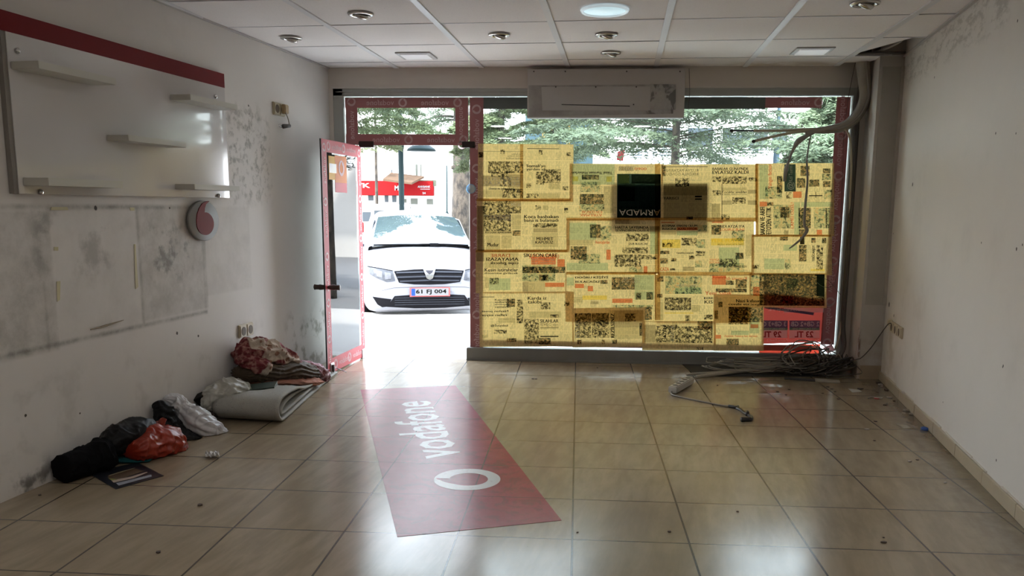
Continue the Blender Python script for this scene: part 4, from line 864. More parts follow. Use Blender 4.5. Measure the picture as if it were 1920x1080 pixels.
car.location = (fr_.x-fwd.x*2.03, fr_.y-fwd.y*2.03, -.20); car.rotation_euler = (0, math.radians(0), ca)

# ---- street lamps, trunk, trees
m_pole = mat('teal_pole_paint', (.010, .022, .024), .6, spec=.15)
def street_lamp(px, Y, w_, ztop, zb=-.2, arm=None, m=m_pole):
    c = PY(px, 380, Y); r = w_/2*(c-EYE).dot(fw)/FPX
    o = empty('street_lamp', (c.x, Y, zb))
    mb = MB(); T = Matrix.Translation((c.x, Y, zb))
    hz = ztop-zb
    mb.lathe([(r*1.8, 0), (r*1.8, .3), (r*1.15, .4), (r*1.05, hz*.5), (r*1.35, hz*.5+.03), (r*1.35, hz*.5+.14), (r*.62, hz*.5+.2), (r*.55, hz)], 16, 0, T)
    mb.build('pole', m, o)
    if arm:
        ax, az = arm; mb = MB(); p = V((c.x+ax, Y, az)); mb.tube([V((c.x, Y, az+.75)), V((c.x+ax*.5, Y, az+.85)), p+V((0, 0, .3))], r*.35, 8); mb.build('arm', m, o)
        mb = MB(); mb.lathe([(.30, 0), (.27, .05), (.09, .17), (.05, .3)], 20, 0, Matrix.Translation(p)); mb.build('lamp_shade', m, o)
    return o
z0 = PY(775, 283, 17).z
o = street_lamp(753, 17, 9.5, 5.2, -.2, (.42, z0)); tag(o, 'dark teal street lamp post rising behind the white hatchback', 'street lamp')
o = street_lamp(838, 20, 5, PY(838, 310, 20).z, -.2); tag(o, 'thin grey street lamp post just left of the thick tree trunk', 'street lamp', None)
o = street_lamp(1451, 15, 11, 5.0, -.2, None, mat('pale_blue_pole', (.05, .075, .10), .6, spec=.2)); tag(o, 'pale blue post seen above the newspapers at the right', 'pole')

m_bark = None
t = NT('bark'); n1_ = t.noise(9, 8, .7, None, (1, 1, .45)); t.link(t.mix(t.ramp(n1_, .35, .65), (.012, .010, .008), (.07, .055, .04)), t.p.inputs['Base Color']); t.p.inputs['Roughness'].default_value = .95; t.bump(n1_, .05, 1); m_bark = t.m
def needle_mat(name, a, b_):
    t = NT(name); t.link(t.mix(t.noise(1.5, 3), a, b_), t.p.inputs['Base Color']); t.p.inputs['Roughness'].default_value = .8
    tl = t.new('ShaderNodeBsdfTranslucent'); tl.inputs[0].default_value = (*b_, 1); mx = t.new('ShaderNodeMixShader'); mx.inputs[0].default_value = .25
    t.link(t.p.outputs[0], mx.inputs[1]); t.link(tl.outputs[0], mx.inputs[2]); t.link(mx.outputs[0], t.out.inputs[0]); return t.m
m_cedar = needle_mat('cedar_needles', (.035, .05, .03), (.075, .095, .05)); m_cedar2 = needle_mat('pale_needles', (.06, .08, .035), (.11, .13, .06)); m_leaf = needle_mat('pale_leaves', (.11, .15, .09), (.17, .21, .13))
def conifer(px, Y, label, rr, ztop, zlow, reach, nb, seed, zb=-.2, m=None, dens=1.0, droop=.25, dirs=None, nsize=.09, zmax=99, at_z=2.5, flat=.10):
    R = random.Random(seed); c = PY(px, 300, Y); x0, y0 = c.x, Y
    o = empty('tree', (x0, y0, zb)); tag(o, label, 'tree')
    mb = MB(); lean = [V((x0+noise.noise(V((seed, k, 0)))*.12, y0, zb+(ztop-zb)*k/8)) for k in range(9)]
    mb.tube(lean, [rr*1.25, rr, rr*.9, rr*.7, rr*.5, rr*.25], 14)
    for k in range(5):
        a = R.uniform(0, 6.28); z = zb+.5+R.random()*2; mb.tube([V((x0, y0, z)), V((x0+math.cos(a)*rr*1.3, y0+math.sin(a)*rr*1.3, z+.04))], [rr*.35, rr*.2], 7, 0, 1)
    mb.build('trunk', m_bark, o)
    bb = MB(); nf = MB()
    for k in range(nb):
        z = zlow+(ztop-zlow)*((k+R.random())/nb); a = R.uniform(0, 6.283) if not dirs else R.uniform(*dirs)
        Lb = reach*(1-(z-zlow)/(ztop-zlow)*.6)*R.uniform(.6, 1.1)
        p0 = V((x0, y0, z)); d = V((math.cos(a), math.sin(a), 0)); sd_ = V((-d.y, d.x, 0))
        pts = [p0+d*(Lb*s)+V((0, 0, .16*math.sin(s*2.6)-droop*Lb*s*s*.5))+sd_*(R.uniform(-.08, .08)*s) for s in (0, .3, .6, .85, 1)]
        bb.tube(pts, [rr*.16, rr*.09, .008], 5, 0, 3)
        cr_ = crom(pts, 7)
        for i, p in enumerate(cr_[3:]):
            s = (i+3)/len(cr_)
            for q in range(max(1, int(5*dens))):
                L2 = .42*reach/2.2*(1.15-s)*R.uniform(.4, 1.2)+.1; sgn = R.choice((-1, 1)); dr = (d*R.uniform(.3, .9)+sd_*sgn).normalized()
                tip = p+dr*L2+V((0, 0, -L2*R.uniform(.05, .5)))
                for m_ in range(int(8*dens)):
                    f = R.random(); b0 = p.lerp(tip, f)+V((R.uniform(-1, 1), R.uniform(-1, 1), R.uniform(-1, 1)*flat*3))*.06
                    dv = (dr*.6+V((R.uniform(-1, 1), R.uniform(-1, 1), R.uniform(-.6, .5)))).normalized()*nsize*R.uniform(.5, 1.3)
                    wv_ = dv.orthogonal().normalized()*nsize*.16
                    nf.add([b0-wv_, b0+wv_, b0+dv], [(0, 1, 2)])
    bb.build('branches', m_bark, o); nf.build('foliage', m or m_cedar, o, False)
    return o
conifer(866, 22, 'thick bare tree trunk standing right behind the white hatchback', .25, 8, 3.4, 2.8, 26, 5, .35, m_cedar, .9, .3, (2.0, 4.2))
conifer(1266, 13.5, 'large cedar whose boughs spread across the top of the window', .075, 5.6, 2.15, 2.7, 84, 2, -.2, m_cedar, 1.1, .10)
conifer(940, 15.5, 'cedar with drooping boughs left of the sign box', .085, 5, 2.3, 1.25, 44, 9, -.2, m_cedar2, 1.0, .5)
conifer(1040, 19.5, 'hazy green conifer behind the sign box', .08, 5, 2.4, 1.7, 44, 19, -.2, m_cedar2, 1.0, .2)
conifer(705, 27.0, 'slender far conifer seen through the doorway', .05, 7, 3.0, 1.1, 22, 12, -.2, m_cedar2, .7, .5)
conifer(640, 15.0, 'yellow green conifer left of the doorway, boughs across the transom', .07, 4.8, 2.5, 2.3, 60, 14, -.2, m_cedar2, 1.0, .12)
conifer(1560, 12.0, 'pale green bushy tree at the right end of the window', .05, 3.0, 1.7, .75, 40, 15, -.2, m_leaf, 1.1, .3)

# ---- houses opposite
m_plas = mat('pale_plaster', (.62, .60, .56), .9, var=.04, vs_=1); m_dwin = mat('far_window_glass', (.02, .028, .035), .4, spec=.3); m_white = mat('white_trim', (.7, .7, .7), .6)
m_fred = mat('fascia_red', (.16, .006, .007), .7, spec=.05); m_fwhite = mat('fascia_letters', (.25, .25, .25), .7, spec=.1)
YH = 28
hs = tag(empty('shop_building', (-7, YH, -.2)), 'pale shop building with a red fascia across the street, seen through the doorway', 'building')
mb = MB(); a = PY(470, 200, YH).x; b_ = PY(905, 200, YH).x; zt_ = PY(700, 205, YH).z; mb.box((a, YH, -.2), (b_, YH+6, zt_)); mb.build('wall', m_plas, hs)
mb = MB(); p, q = PY(560, 338, YH-.25), PY(812, 367, YH-.25); mb.box((p.x, YH-.25, q.z), (q.x, YH-.001, p.z), 0, None, .01)
sg_ = mb.build('shop_sign', m_fred, hs)
mb = MB(); yy = YH-.262
def far_text(s, l, tp, r, b): A_ = PY(l, b, yy); m2_ = MB(); put_text(m2_, s, A_, EX, Z3, width=PY(r, b, yy).x-A_.x, height=PY(l, tp, yy).z-A_.z, mi=0, bold=.03); m2_.build('sign_lettering', m_fwhite, sg_)
far_text('BOVK', 640, 343, 694, 352); far_text('MEF', 740, 348, 758, 357); far_text('ANKBANK', 783, 348, 807, 352); far_text('24', 792, 360, 798, 364); far_text('BOVK', 560, 345, 625, 356)
mb.box((PY(788, 350, yy).x, yy, PY(788, 354, yy).z-.02), (PY(806, 350, yy).x, yy+.005, PY(788, 354, yy).z))
mb.build('sign_rule', m_fwhite, sg_)
mb = MB(); mb.slab([PY(733, 327, YH-.3), PY(795, 334, YH-.3), PY(772, 346, YH-1.6), PY(718, 339, YH-1.6)], (0, 0, 1), .06); mb.build('awning', mat('awning_brown', (.07, .045, .03), .9, spec=.05), hs)
mb = MB(); mb.box((PY(782, 338, YH-.2).x, YH-.2, PY(782, 349, YH).z), (PY(817, 338, YH-.2).x, YH-.1, PY(782, 338, YH).z)); mb.build('sign_board', mat('olive_board', (.08, .085, .06), .8, spec=.1), hs)
for l, tp, r, b in ((690, 360, 700, 376), (721, 362, 728, 379), (735, 362, 743, 379), (757, 373, 762, 380), (770, 372, 783, 392), (800, 373, 812, 392), (779, 308, 783, 331), (788, 308, 790, 331), (733, 318, 735, 325), (640, 225, 665, 300), (560, 225, 600, 300)):
    p, q = PY(l, tp, YH-.03), PY(r, b, YH-.03); mb = MB(); mb.box((p.x, YH-.03, q.z), (q.x, YH-.001, p.z)); f = mb.build('window', m_dwin if l < 757 else mat('muted_window', (.075, .08, .065), .5, spec=.2), hs)
YH2 = 24
h2 = tag(empty('balcony_house', (5, YH2, -.2)), 'white house with slatted balcony railing seen above the newspapers', 'building')
mb = MB(); a = PY(1120, 200, YH2).x; b_ = PY(1700, 200, YH2).x; mb.box((a, YH2, -.2), (b_, YH2+7, PY(1400, 150, YH2).z)); mb.build('wall', m_plas, h2)
zr0, zr1 = PY(1400, 303, YH2-1.2).z, PY(1400, 281, YH2-1.2).z
xr0, xr1 = PY(1150, 290, YH2-1.2).x, PY(1520, 290, YH2-1.2).x
mb = MB(); mb.box((xr0, YH2-1.3, zr0-.12), (xr1, YH2, zr0)); mb.build('balcony_slab', m_white, h2)
mb = MB()
for k in range(5): z = zr0+.03+(zr1-zr0)*k/4.2; mb.box((xr0, YH2-1.25, z), (xr1, YH2-1.22, z+.035))
for k in range(14): x = xr0+(xr1-xr0)*k/13; mb.box((x-.03, YH2-1.27, zr0), (x+.03, YH2-1.2, zr1))
mb.build('balcony_railing', m_white, h2)
for l, tp, r, b in ((1355, 240, 1438, 290), (1448, 240, 1475, 275), (1225, 240, 1262, 292), (1180, 278, 1215, 296), (1290, 240, 1335, 292)):
    p, q = PY(l, tp, YH2-.03), PY(r, b, YH2-.03); mb = MB(); mb.box((p.x, YH2-.03, q.z), (q.x, YH2-.001, p.z)); f = mb.build('window', m_dwin, h2)
    mb = MB(); mb.box((p.x-.06, YH2-.05, p.z), (q.x+.06, YH2-.001, p.z+.06)); mb.box((p.x-.06, YH2-.05, q.z), (p.x, YH2-.001, p.z)); mb.box((q.x, YH2-.05, q.z), (q.x+.06, YH2-.001, p.z)); mb.build('window_frame', m_white, f)
p, q = PY(1372, 243, YH2-.5), PY(1420, 253, YH2-.5); mb = MB(); mb.tube([p, V((q.x, p.y, p.z))], .13, 12, 0, 1); mb.build('rolled_awning', mat('rolled_cloth', (.6, .6, .55), .8), h2)
mb = MB(); mb.slab([PY(1540, 196, YH2-1), PY(1620, 178, YH2-1), PY(1620, 200, YH2-.1), PY(1560, 222, YH2-.1)], (0, 0, 1), .12); mb.build('eave', mat('brown_eave', (.07, .045, .04), .9, spec=.1), h2)
YH3 = 30
h3 = tag(empty('column_building', (-1.5, YH3, -.2)), 'building with yellow posts and blue glass glimpsed through the cedars', 'building')
mb = MB(); mb.box((PY(985, 200, YH3).x, YH3, -.2), (PY(1118, 200, YH3).x, YH3+5, PY(1000, 190, YH3).z)); mb.build('wall', mat('blue_glass_wall', (.03, .055, .07), .5, spec=.2), h3)
for px in (1020, 1037, 1066):
    p = PY(px, 230, YH3-.3); mb = MB(); mb.box((p.x-.06, YH3-.3, -.2), (p.x+.06, YH3-.2, p.z+1)); mb.build('post', mat('yellow_post', (.16, .09, .02), .7, spec=.1), h3)
mb = MB(); mb.slab([PY(1158, 285, YH2-1.5), PY(1172, 278, YH2-1.5), PY(1168, 302, YH2-1.5), PY(1156, 300, YH2-1.5)], (0, -1, 0), .02)
(mb.build('hanging_cloth', mat('flag_red', (.10, .01, .012), .8, trans=.2, spec=.05), h2))
# ---- pick-up and parked cars behind
def simple_car(px, Y, zroof_px, label, wpx, col, van=True, zb=-.2):
    c = PY(px, 390, Y); k = (c-EYE).dot(fw)/FPX; wd = wpx*k; zt_ = PY(px, zroof_px, Y).z
    o = tag(empty('van' if van else 'car', (c.x, Y, zb)), label, 'van' if van else 'car')
    hw = wd/2; prof = [(-hw, .45), (-hw, .95), (-hw*.96, 1.05), (-hw*.84, zt_-zb-.08), (-hw*.72, zt_-zb), (hw*.72, zt_-zb), (hw*.84, zt_-zb-.08), (hw*.96, 1.05), (hw, .95), (hw, .45), (hw*.9, .28), (-hw*.9, .28)]
    mb = MB(); vs = []
    for j, (y, s, dz) in enumerate(((0, .94, -.05), (.12, 1, 0), (2.6, 1, 0), (2.8, .94, -.05))): vs += [(c.x+a*s, Y+y, zb+max(.25, b_+dz*(b_ > 1.1))) for a, b_ in prof]
    n = len(prof); mb.add(vs, [(j*n+i, j*n+(i+1) % n, (j+1)*n+(i+1) % n, (j+1)*n+i) for j in range(3) for i in range(n)]+[tuple(range(n))[::-1], tuple(3*n+i for i in range(n))])
    mb.build('body', mat('far_car_paint', col, .35, var=.02), o)
    mb = MB(); mb.box((c.x-hw*.72, Y-.015, zb+1.12), (c.x+hw*.72, Y+.02, zt_-.14), 0, None, .01); mb.build('rear_window', m_dwin, o)
    for s in (-1, 1):
        mb = MB(); mb.box((c.x+s*hw*.88-.07, Y-.02, zb+.8), (c.x+s*hw*.88+.07, Y+.03, zb+1.1), 0, None, .01); mb.build('tail_light', mat('tail_red', (.13, .008, .008), .5, spec=.2), o)
        mb = MB(); mb.lathe([(.31, -.1), (.31, .1)], 20, 0, Matrix.Translation((c.x+s*hw*.8, Y+.7, zb+.31)) @ Matrix.Rotation(math.pi/2, 4, 'Y')); mb.build('wheel', mat('tyre_rubber', (.006, .006, .006), .9, spec=.05), o)
    mb = MB(); mb.box((c.x-.26, Y-.03, zb+.5), (c.x+.26, Y+.01, zb+.62)); mb.build('number_plate', m_white, o)
    return o
simple_car(738, 19.5, 383, 'white van parked with its back window above the hatchback roof', 104, (.7, .7, .7))
simple_car(815, 23, 402, 'white car parked beyond the hatchback, right of the van', 92, (.68, .69, .7), False)
simple_car(690, 24, 388, 'white car with red lights at the far left of the doorway', 30, (.66, .66, .68), False)
mb = MB(); c = PY(845, 440, 21.5)
mb.lathe([(.16, 0), (.16, .5), (.13, .56), (.05, .60)], 14, 0, Matrix.Translation((c.x, 20.9, PY(845, 445, 20.9).z-.3)))
tag(mb.build('bin', mat('blue_plastic', (.008, .05, .10), .6, spec=.2)), 'bright blue bin beside the foot of the thick tree trunk', 'bin')

# ================================================================== LAMPS ON THE CEILING
m_ring = mat('brushed_nickel', (.55, .53, .50), .25, .9, var=.1)
m_bulb = mat('unlit_bulb_glass', (.30, .29, .28), .1, .4)
def downlight(px, py, r, label):
    p = fl(px, py, H-.002)
    o = tag(empty('downlight', (p.x, p.y, H)), label, 'ceiling light', 'unlit eyeball spotlights in the ceiling')
    T = Matrix.Translation((p.x, p.y, H-.008))
    mb = MB(); mb.lathe([(r*.62, .006), (r*.66, -.002), (r*.80, -.006), (r*.96, -.002), (r, .006)], 36, 0, T); mb.lathe([(r*.60, -.001), (r*.62, .005)], 36, 1, T); mb.build('trim_ring', [m_ring, m_shadow], o)
    mb = MB(); T2 = Matrix.Translation((p.x+r*.08, p.y, H-.006)) @ Matrix.Rotation(.35, 4, 'Y') @ Matrix.Rotation(.25, 4, 'X')
    mb.lathe([(r*.56, .004), (r*.54, -.012), (r*.42, -.022), (r*.38, -.018)], 30, 0, T2); mb.build('swivel_cup', m_ring, o)
    mb = MB(); mb.lathe([(r*.38, -.016), (r*.34, -.021), (r*.18, -.026), (.001, -.028)], 24, 0, T2); mb.build('bulb', m_bulb, o)
    return o
for px, py, r, lb in ((676, 26, .082, 'largest unlit round spotlight, left of the lit round lamp near the top edge'), (546, 71, .078, 'unlit round spotlight nearest the left wall'), (936, 65, .078, 'unlit round spotlight above the left end of the sign box'),
                      (1137, 65, .080, 'unlit round spotlight straight beyond the lit round lamp'), (1145, 99, .080, 'unlit round spotlight closest to the sign box'), (1622, 6, .086, 'unlit round spotlight nearest the right wall')):
    downlight(px, py, r, lb)
def round_panel(p, r, label, power, emi):
    o = tag(empty('round_ceiling_lamp', (p.x, p.y, H)), label, 'ceiling lamp', None)
    T = Matrix.Translation((p.x, p.y, H-.010))
    mb = MB(); mb.lathe([(r*.86, .006), (r*.88, -.004), (r*.96, -.006), (r, .008)], 48, 0, T); mb.build('lamp_rim', mat('lamp_rim_white', (.75, .8, .82), .4, emis=((.75, .93, 1), .35)), o)
    mb = MB(); mb.lathe([(r*.86, .002), (.001, .001)], 48, 0, T); mb.build('diffuser', mat('lit_diffuser', (.8, .9, .92), .5, var=.02, emis=((.66, .92, 1), emi)), o)
    if power:
        ld = bpy.data.lights.new('lamp_light', 'AREA'); ld.shape = 'DISK'; ld.size = r*1.7; ld.energy = power; ld.color = (1, .96, .9)
        lo = bpy.data.objects.new('lamp_light', ld); C.objects.link(lo); lo.location = (0, 0, -.02); lo.parent = o
    return o
FILL = 6
round_panel(fl(1134, 18, H), .148, 'large lit round lamp glowing pale blue in the ceiling', 4, .55)
for p in ((-1.2, 2.4), (.9, 2.4), (-1.3, .2), (.7, .2)):  # unseen lamps added behind the viewer to brighten the room
    round_panel(V((*p, H)), .148, 'added fill lamp in the ceiling behind the viewer', FILL, 2)['group'] = 'added fill lamps at the back of the room'
for px, py, lb in ((781, 104, 'small square flush lamp in the ceiling left of the sign box'), (1523, 95, 'small square flush lamp in the ceiling near the broken tile')):
    p = fl(px, py, H); o = tag(empty('square_ceiling_lamp', (p.x, p.y, H)), lb, 'ceiling lamp')
    T = Matrix.Translation((p.x, p.y, H-.012)) @ Matrix.Rotation(A, 4, 'Z')
    mb = MB(); mb.box((-.14, -.14, .004), (.14, .14, .014), 0, T, .002); mb.build('lamp_rim', mat('square_rim', (.45, .44, .44), .5), o)
    mb = MB(); mb.box((-.11, -.11, -.002), (.11, .11, .006), 0, T, .002); mb.build('diffuser', mat('white_diffuser', (.78, .77, .80), .4, emis=((1, 1, 1), .12)), o)

# ================================================================== LEFT WALL
def WLT(p, nrm=WLn, d=WLd):
    T = Matrix.Identity(4); T.col[0] = (*d, 0); T.col[1] = (*nrm, 0); T.col[2] = (0, 0, 1, 0); T.col[3] = (*p, 1); return T
# board: local x along the wall, y off the wall, z up
pL = wl(13, 220, .03); pR = wl(420, 260, .03); zt_ = wl(200, 114, .03).z; zb_ = wl(420, 371, .03).z; zr_ = wl(414, 139, .03).z
p0 = wl(13, 220, 0); p0.z = 0; BL = (V((pR.x, pR.y, 0))-V((pL.x, pL.y, 0))).length
T = WLT(p0)
bo = tag(empty('display_board', p0+Z3*zb_), 'glossy white display board with a red top band and stubby shelves on the left wall', 'display board')
m_board = mat('gloss_white_laminate', (.60, .58, .575), .16, var=.03, vs_=2, spec=.6, coat=.5); m_bedge = mat('board_edge', (.22, .20, .18), .7)
mb = MB(); mb.box((-.028, .003, zb_), (BL, .028, zr_-.085), 1, T); mb.box((0, .028, zb_), (BL, .032, zr_-.085), 0, T); mb.build('panel', [m_board, m_bedge], bo)
mb = MB(); mb.box((-.6, .003, zr_-.085), (BL, .034, zr_+.006), 0, T); mb.build('red_band', mat('band_red', (.16, .010, .013), .6, var=.06, spec=.15), bo)
m_stud = mat('polished_stud', (.6, .6, .6), .12, .95)
for px, py in ((31, 95), (403, 181), (75, 360), (409, 367)):
    p = wl(px, py, .033); mb = MB(); Tt = Matrix.Identity(4); Tt.col[2] = (*WLn, 0); Tt.col[0] = (*WLd, 0); Tt.col[1] = (0, 0, 1, 0); Tt.col[3] = (*p, 1)
    mb.lathe([(.013, 0), (.013, .010), (.009, .014), (.001, .015)], 18, 0, Tt); mb.build('stud', m_stud, bo)
m_shelf = mat('shelf_laminate', (.50, .485, .43), .45, var=.03)
def shelf(xc0, xc1, yt, yb, xend):
    a = wl(xc0, (yt+yb)/2, .033); d_ = ray(xc1, (yt+yb)/2)
    # off-wall reach such that the near end's outer corner falls at xc1
    b_ = EYE+d_*((a-EYE).dot(WLd)/d_.dot(WLd)); reach = (b_-a).dot(WLn)
    e_ = wl(xend, yt+(xend-xc1)*.21, .033+reach); ln_ = (e_-a).dot(WLd)
    z1 = (wl(xc0, yt, .033)).z; z0_ = z1-(abs(wl(xc0, yb, .033).z-z1))
    T2 = WLT(V((a.x, a.y, 0))); mb = MB(); mb.box((0, 0, z0_), (ln_, reach, z1), 0, T2, .002); mb.build('shelf', m_shelf, bo)
for a in ((20, 72, 115, 129, 218), (319, 357, 177, 188, 445), (200, 241, 253, 264, 350), (43, 91, 333, 348, 232), (328, 365, 345, 355, 450)): shelf(*a)
# round wall badge
pc_ = wl(379, 414, .012); T = Matrix.Identity(4); T.col[0] = (*WLd, 0); T.col[1] = (0, 0, 1, 0); T.col[2] = (*WLn, 0); T.col[3] = (*pc_, 1)
RB = (wl(407, 414, 0)-wl(350, 414, 0)).dot(WLd)/2; RBz = (wl(379, 378, 0).z-wl(379, 453, 0).z)/2
bg_ = tag(empty('wall_badge', pc_), 'round grey wall badge with a red droplet under the display board', 'badge')
mb = MB(); mb.lathe([(RB, 0), (RB, .014), (RB*.97, .018), (.001, .019)], 64, 0, T, True, 1, RBz/RB); mb.build('disc', mat('badge_grey', (.25, .245, .24), .45, .1, var=.15, vs_=3, spec=.3), bg_)
def drop(k, off):
    pts = []
    for i in range(33):
        a = math.radians(62)-2*math.pi*i/32*.965; pts.append((math.cos(a)*.55*k, -.12+math.sin(a)*.55*k))
    tail = [(-.20, .30), (-.10, .62), (.12, .90), (.30, 1.0), (.05, .97), (-.28, .80)]
    body = []
    for i in range(40):
        a = math.radians(88)-math.radians(290)*i/39; body.append((math.cos(a)*.56*k+.0, -.16+math.sin(a)*.58*k))
    pts = [(-.02, .42*k), (-.0, .62), (.10, .82), (.34, .985)]
    left = [(.12, .96), (-.14, .86), (-.36, .62), (-.50, .34), (-.56, .02)]
    circ = []
    for i in range(28): a = math.radians(185)+math.radians(255)*i/27; circ.append((math.cos(a)*.56*k, -.14+math.sin(a)*.57*k))
    return [(x*RB, y*RBz) for x, y in pts+left+circ]
poly = drop(1, 0); mb = MB(); cx_ = sum(p[0] for p in poly)/len(poly)
mb.prism(poly, .0, .024, 0, T)
mb.build('droplet', mat('badge_red', (.17, .008, .010), .5, var=.1, spec=.15), bg_)
# sockets
m_sock = mat('aged_ivory_plastic', (.50, .43, .30), .4, var=.15); m_hole = mat('socket_well', (.10, .07, .045), .6)
def socket(f, nrm, d, cx_, cy_, wpx, hz, n, name_lb):
    a, b_ = f(cx_-wpx/2, cy_, 0), f(cx_+wpx/2, cy_, 0); W = abs((b_-a).dot(d)); c = f(cx_, cy_, 0)
    o = tag(empty('wall_socket', c), name_lb, 'socket'); Tt = Matrix.Identity(4); Tt.col[0] = (*d, 0); Tt.col[1] = (0, 0, 1, 0); Tt.col[2] = (*nrm, 0); Tt.col[3] = (*c, 1)
    mb = MB(); mb.box((-W/2, -hz/2, 0), (W/2, hz/2, .014), 0, Tt, .003)
    for k in range(n):
        x0 = -W/2+W*(k+.5)/n; mb.box((x0-W/n*.44, -hz*.44, .012), (x0+W/n*.44, hz*.44, .02), 0, Tt, .003)
    mb.build('plate', m_sock, o)
    for k in range(n):
        x0 = -W/2+W*(k+.5)/n; T2 = Tt @ Matrix.Translation((x0, 0, .0195)); mb = MB(); q = min(W/n, hz)*.34
        mb.lathe([(q, 0), (q, .0015), (q*.9, .0018)], 20, 0, T2); mb.build('outlet', m_hole, o)
    return o, Tt, W
socket(wl, WLn, WLd, 459, 619, 26, .095, 2, 'double ivory socket low on the left wall above the blankets')
o, Tt, W = socket(wl, WLn, WLd, 521, 205, 21, .095, 2, 'double ivory socket high on the left wall')
mb = MB(); mb.box((W*.08, -.03, .02), (W*.42, .04, .055), 0, Tt, .006); pa = Tt @ V((W*.28, -.03, .045))
q1 = wl(540, 222, .05); q2 = wl(543, 236, .05); q3 = wl(538, 237, .04)
mb2 = MB(); mb2.tube([pa, wl(536, 212, .06), q1, q2], .004, 6)
pg_ = tag(empty('plug', pa), 'burnt plug and dangling lead in the high socket on the left wall', 'plug')
mb.build('plug_body', mat('burnt_plug', (.42, .30, .16), .5, var=.4, vs_=40), pg_); mb2.build('lead', mat('lead_beige', (.35, .31, .24), .6), pg_)
mb = MB(); a, b_ = wl(543, 236, .045), wl(531, 237, .03); mb.tube([a, b_], [.014, .018], 10, 0, 1); mb.build('loose_connector', mat('connector_grey', (.12, .12, .11), .5), pg_)
mb = MB(); c_ = wl(523, 234, .03); mb.tube([b_, c_], .0035, 6, 0, 1); mb.tube([b_-Z3*.012, c_-Z3*.012], .0035, 6, 0, 1); mb.build('pin', m_stud, pg_)
# yellowed tape scraps on the left wall
m_oldt = mat('yellowed_tape', (.52, .47, .28), .5, var=.12)
def scrap(pts, lb):
    mb = MB(); mb.slab([wl(x, y, .0015) for x, y in pts], WLn, .0015); tag(mb.build('tape_scrap', m_oldt), lb, 'tape')
scrap([(96, 388), (126, 388), (128, 394), (95, 394)], 'flat yellowed tape scrap on the left wall below the display board')
scrap([(101, 463), (109, 463), (109, 470), (101, 470)], 'tiny square tape scrap on the left wall')
scrap([(106, 528), (113, 527), (112, 562), (107, 566)], 'short upright yellowed tape scrap on the left wall')
scrap([(251, 458), (254, 458), (259, 538), (254, 542)], 'long upright yellowed tape scrap on the left wall')
scrap([(243, 389), (252, 389), (252, 395), (244, 395)], 'pale tape scrap right of the flat one on the left wall')
mb = MB(); mb.tube([wl(170, 618, .01), wl(200, 610, .012), wl(232, 600, .008)], [.003, .006, .002], 6)
tag(mb.build('torn_paper', mat('torn_paper_brown', (.32, .27, .2), .8, var=.3, vs_=20)), 'curl of torn paper stuck along the stain on the left wall', 'paper')
# right wall socket with its cable
o, Tt, W = socket(wr, WRn, -WRd, 1683, 618.5, 22, .085, 3, 'ivory triple socket low on the right wall')
mb = MB(); a = wr(1671, 605, .02); mb.box((-W/2-.05, -.0, 0), (-W/2+.01, .05, .03), 0, Tt, .004)
tag(mb.build('junction_stub', m_sock, None), 'small ivory junction cap on the left end of the triple socket', 'socket cap')
m_cab = mat('dark_cable', (.06, .05, .042), .6); m_cabg = mat('grey_cable', (.26, .24, .21), .6, var=.15); m_cabd = mat('dusty_cable', (.34, .31, .26), .7, var=.2, vs_=14)
def cable(pts, r, lb, m, name='cable', group=None, seg=7):
    pts = [V((min(p.x, 2.328-r), p.y, p.z)) if p.y > 7.0 and p.z < 2.5 and p.x < 2.43 else V(p) for p in pts]
    mb = MB(); mb.tube(pts, r, seg); return tag(mb.build(name, m), lb, 'cable', group)
cable([wr(1671, 606, .03), wr(1664, 609, .05), PY(1650, 628, 6.93), PY(1633, 652, 6.93), PY(1616, 670, 6.93), PY(1606, 674, 6.93), PY(1592, 677, 6.98)], .004, 'thin dark cable sagging from the triple socket to the column foot', m_cab)

# ================================================================== CABLES AT THE RIGHT
YC = 7.30
def pc(x, y, Y=YC): return PY(x, y, Y)
cbl = 'ceiling cable bundle'
mb = MB(); mb.tube([V((2.29, 7.22, 2.72)), pc(1618, 118, 7.27), pc(1621, 150), pc(1622, 185), pc(1606, 218), pc(1578, 238), pc(1548, 243), pc(1528, 246), pc(1510, 250)], [.06, .055, .052, .048, .042, .034, .026, .022, .02, .018], 12)
bundle = tag(empty('cable_bundle', pc(1622, 118, 7.25)), 'thick dusty taped cable bundle curving out of the broken ceiling', 'cable bundle')
mb.build('bundle', m_cabd, bundle)
for k, (o1, o2) in enumerate(((.045, .01), (-.04, .015), (.01, -.05))):
    mb = MB(); pts = [V((2.29+o1, 7.22+o2, 2.72)), pc(1618, 118, 7.27)+V((o1, o2, 0)), pc(1621, 150)+V((o1*.9, o2, 0)), pc(1622, 185)+V((o1*.8, o2, -o1*.3)), pc(1606, 218)+V((o1*.4, o2, -o1*.8)), pc(1578, 238)+V((0, o2*.6, -o1*.7)), pc(1530, 245)+V((0, 0, -o1*.3))]
    mb.tube(pts, .012, 7); mb.build('strand', m_cabg, bundle)
m_sleeve = mat('beige_sleeve', (.42, .37, .26), .6, var=.12); m_tip = mat('black_tip', (.008, .008, .008), .4)
def branch(name, pts, r, m, tip=None):
    mb = MB(); mb.tube(pts, r, 8); o = mb.build(name, m, bundle)
    if tip: mb = MB(); mb.tube(tip[0], tip[1], 8, 0, 1); mb.lathe([(.002, -.016), (.015, -.01), (.018, 0), (.015, .01), (.002, .016)], 12, 0, Matrix.Translation(tip[0][-1])); mb.build('black_tip', m_tip, o)
branch('sleeve', [pc(1535, 242), pc(1500, 243), pc(1460, 245), pc(1413, 245)], .012, m_sleeve, ([pc(1413, 245), pc(1372, 245)], .008))
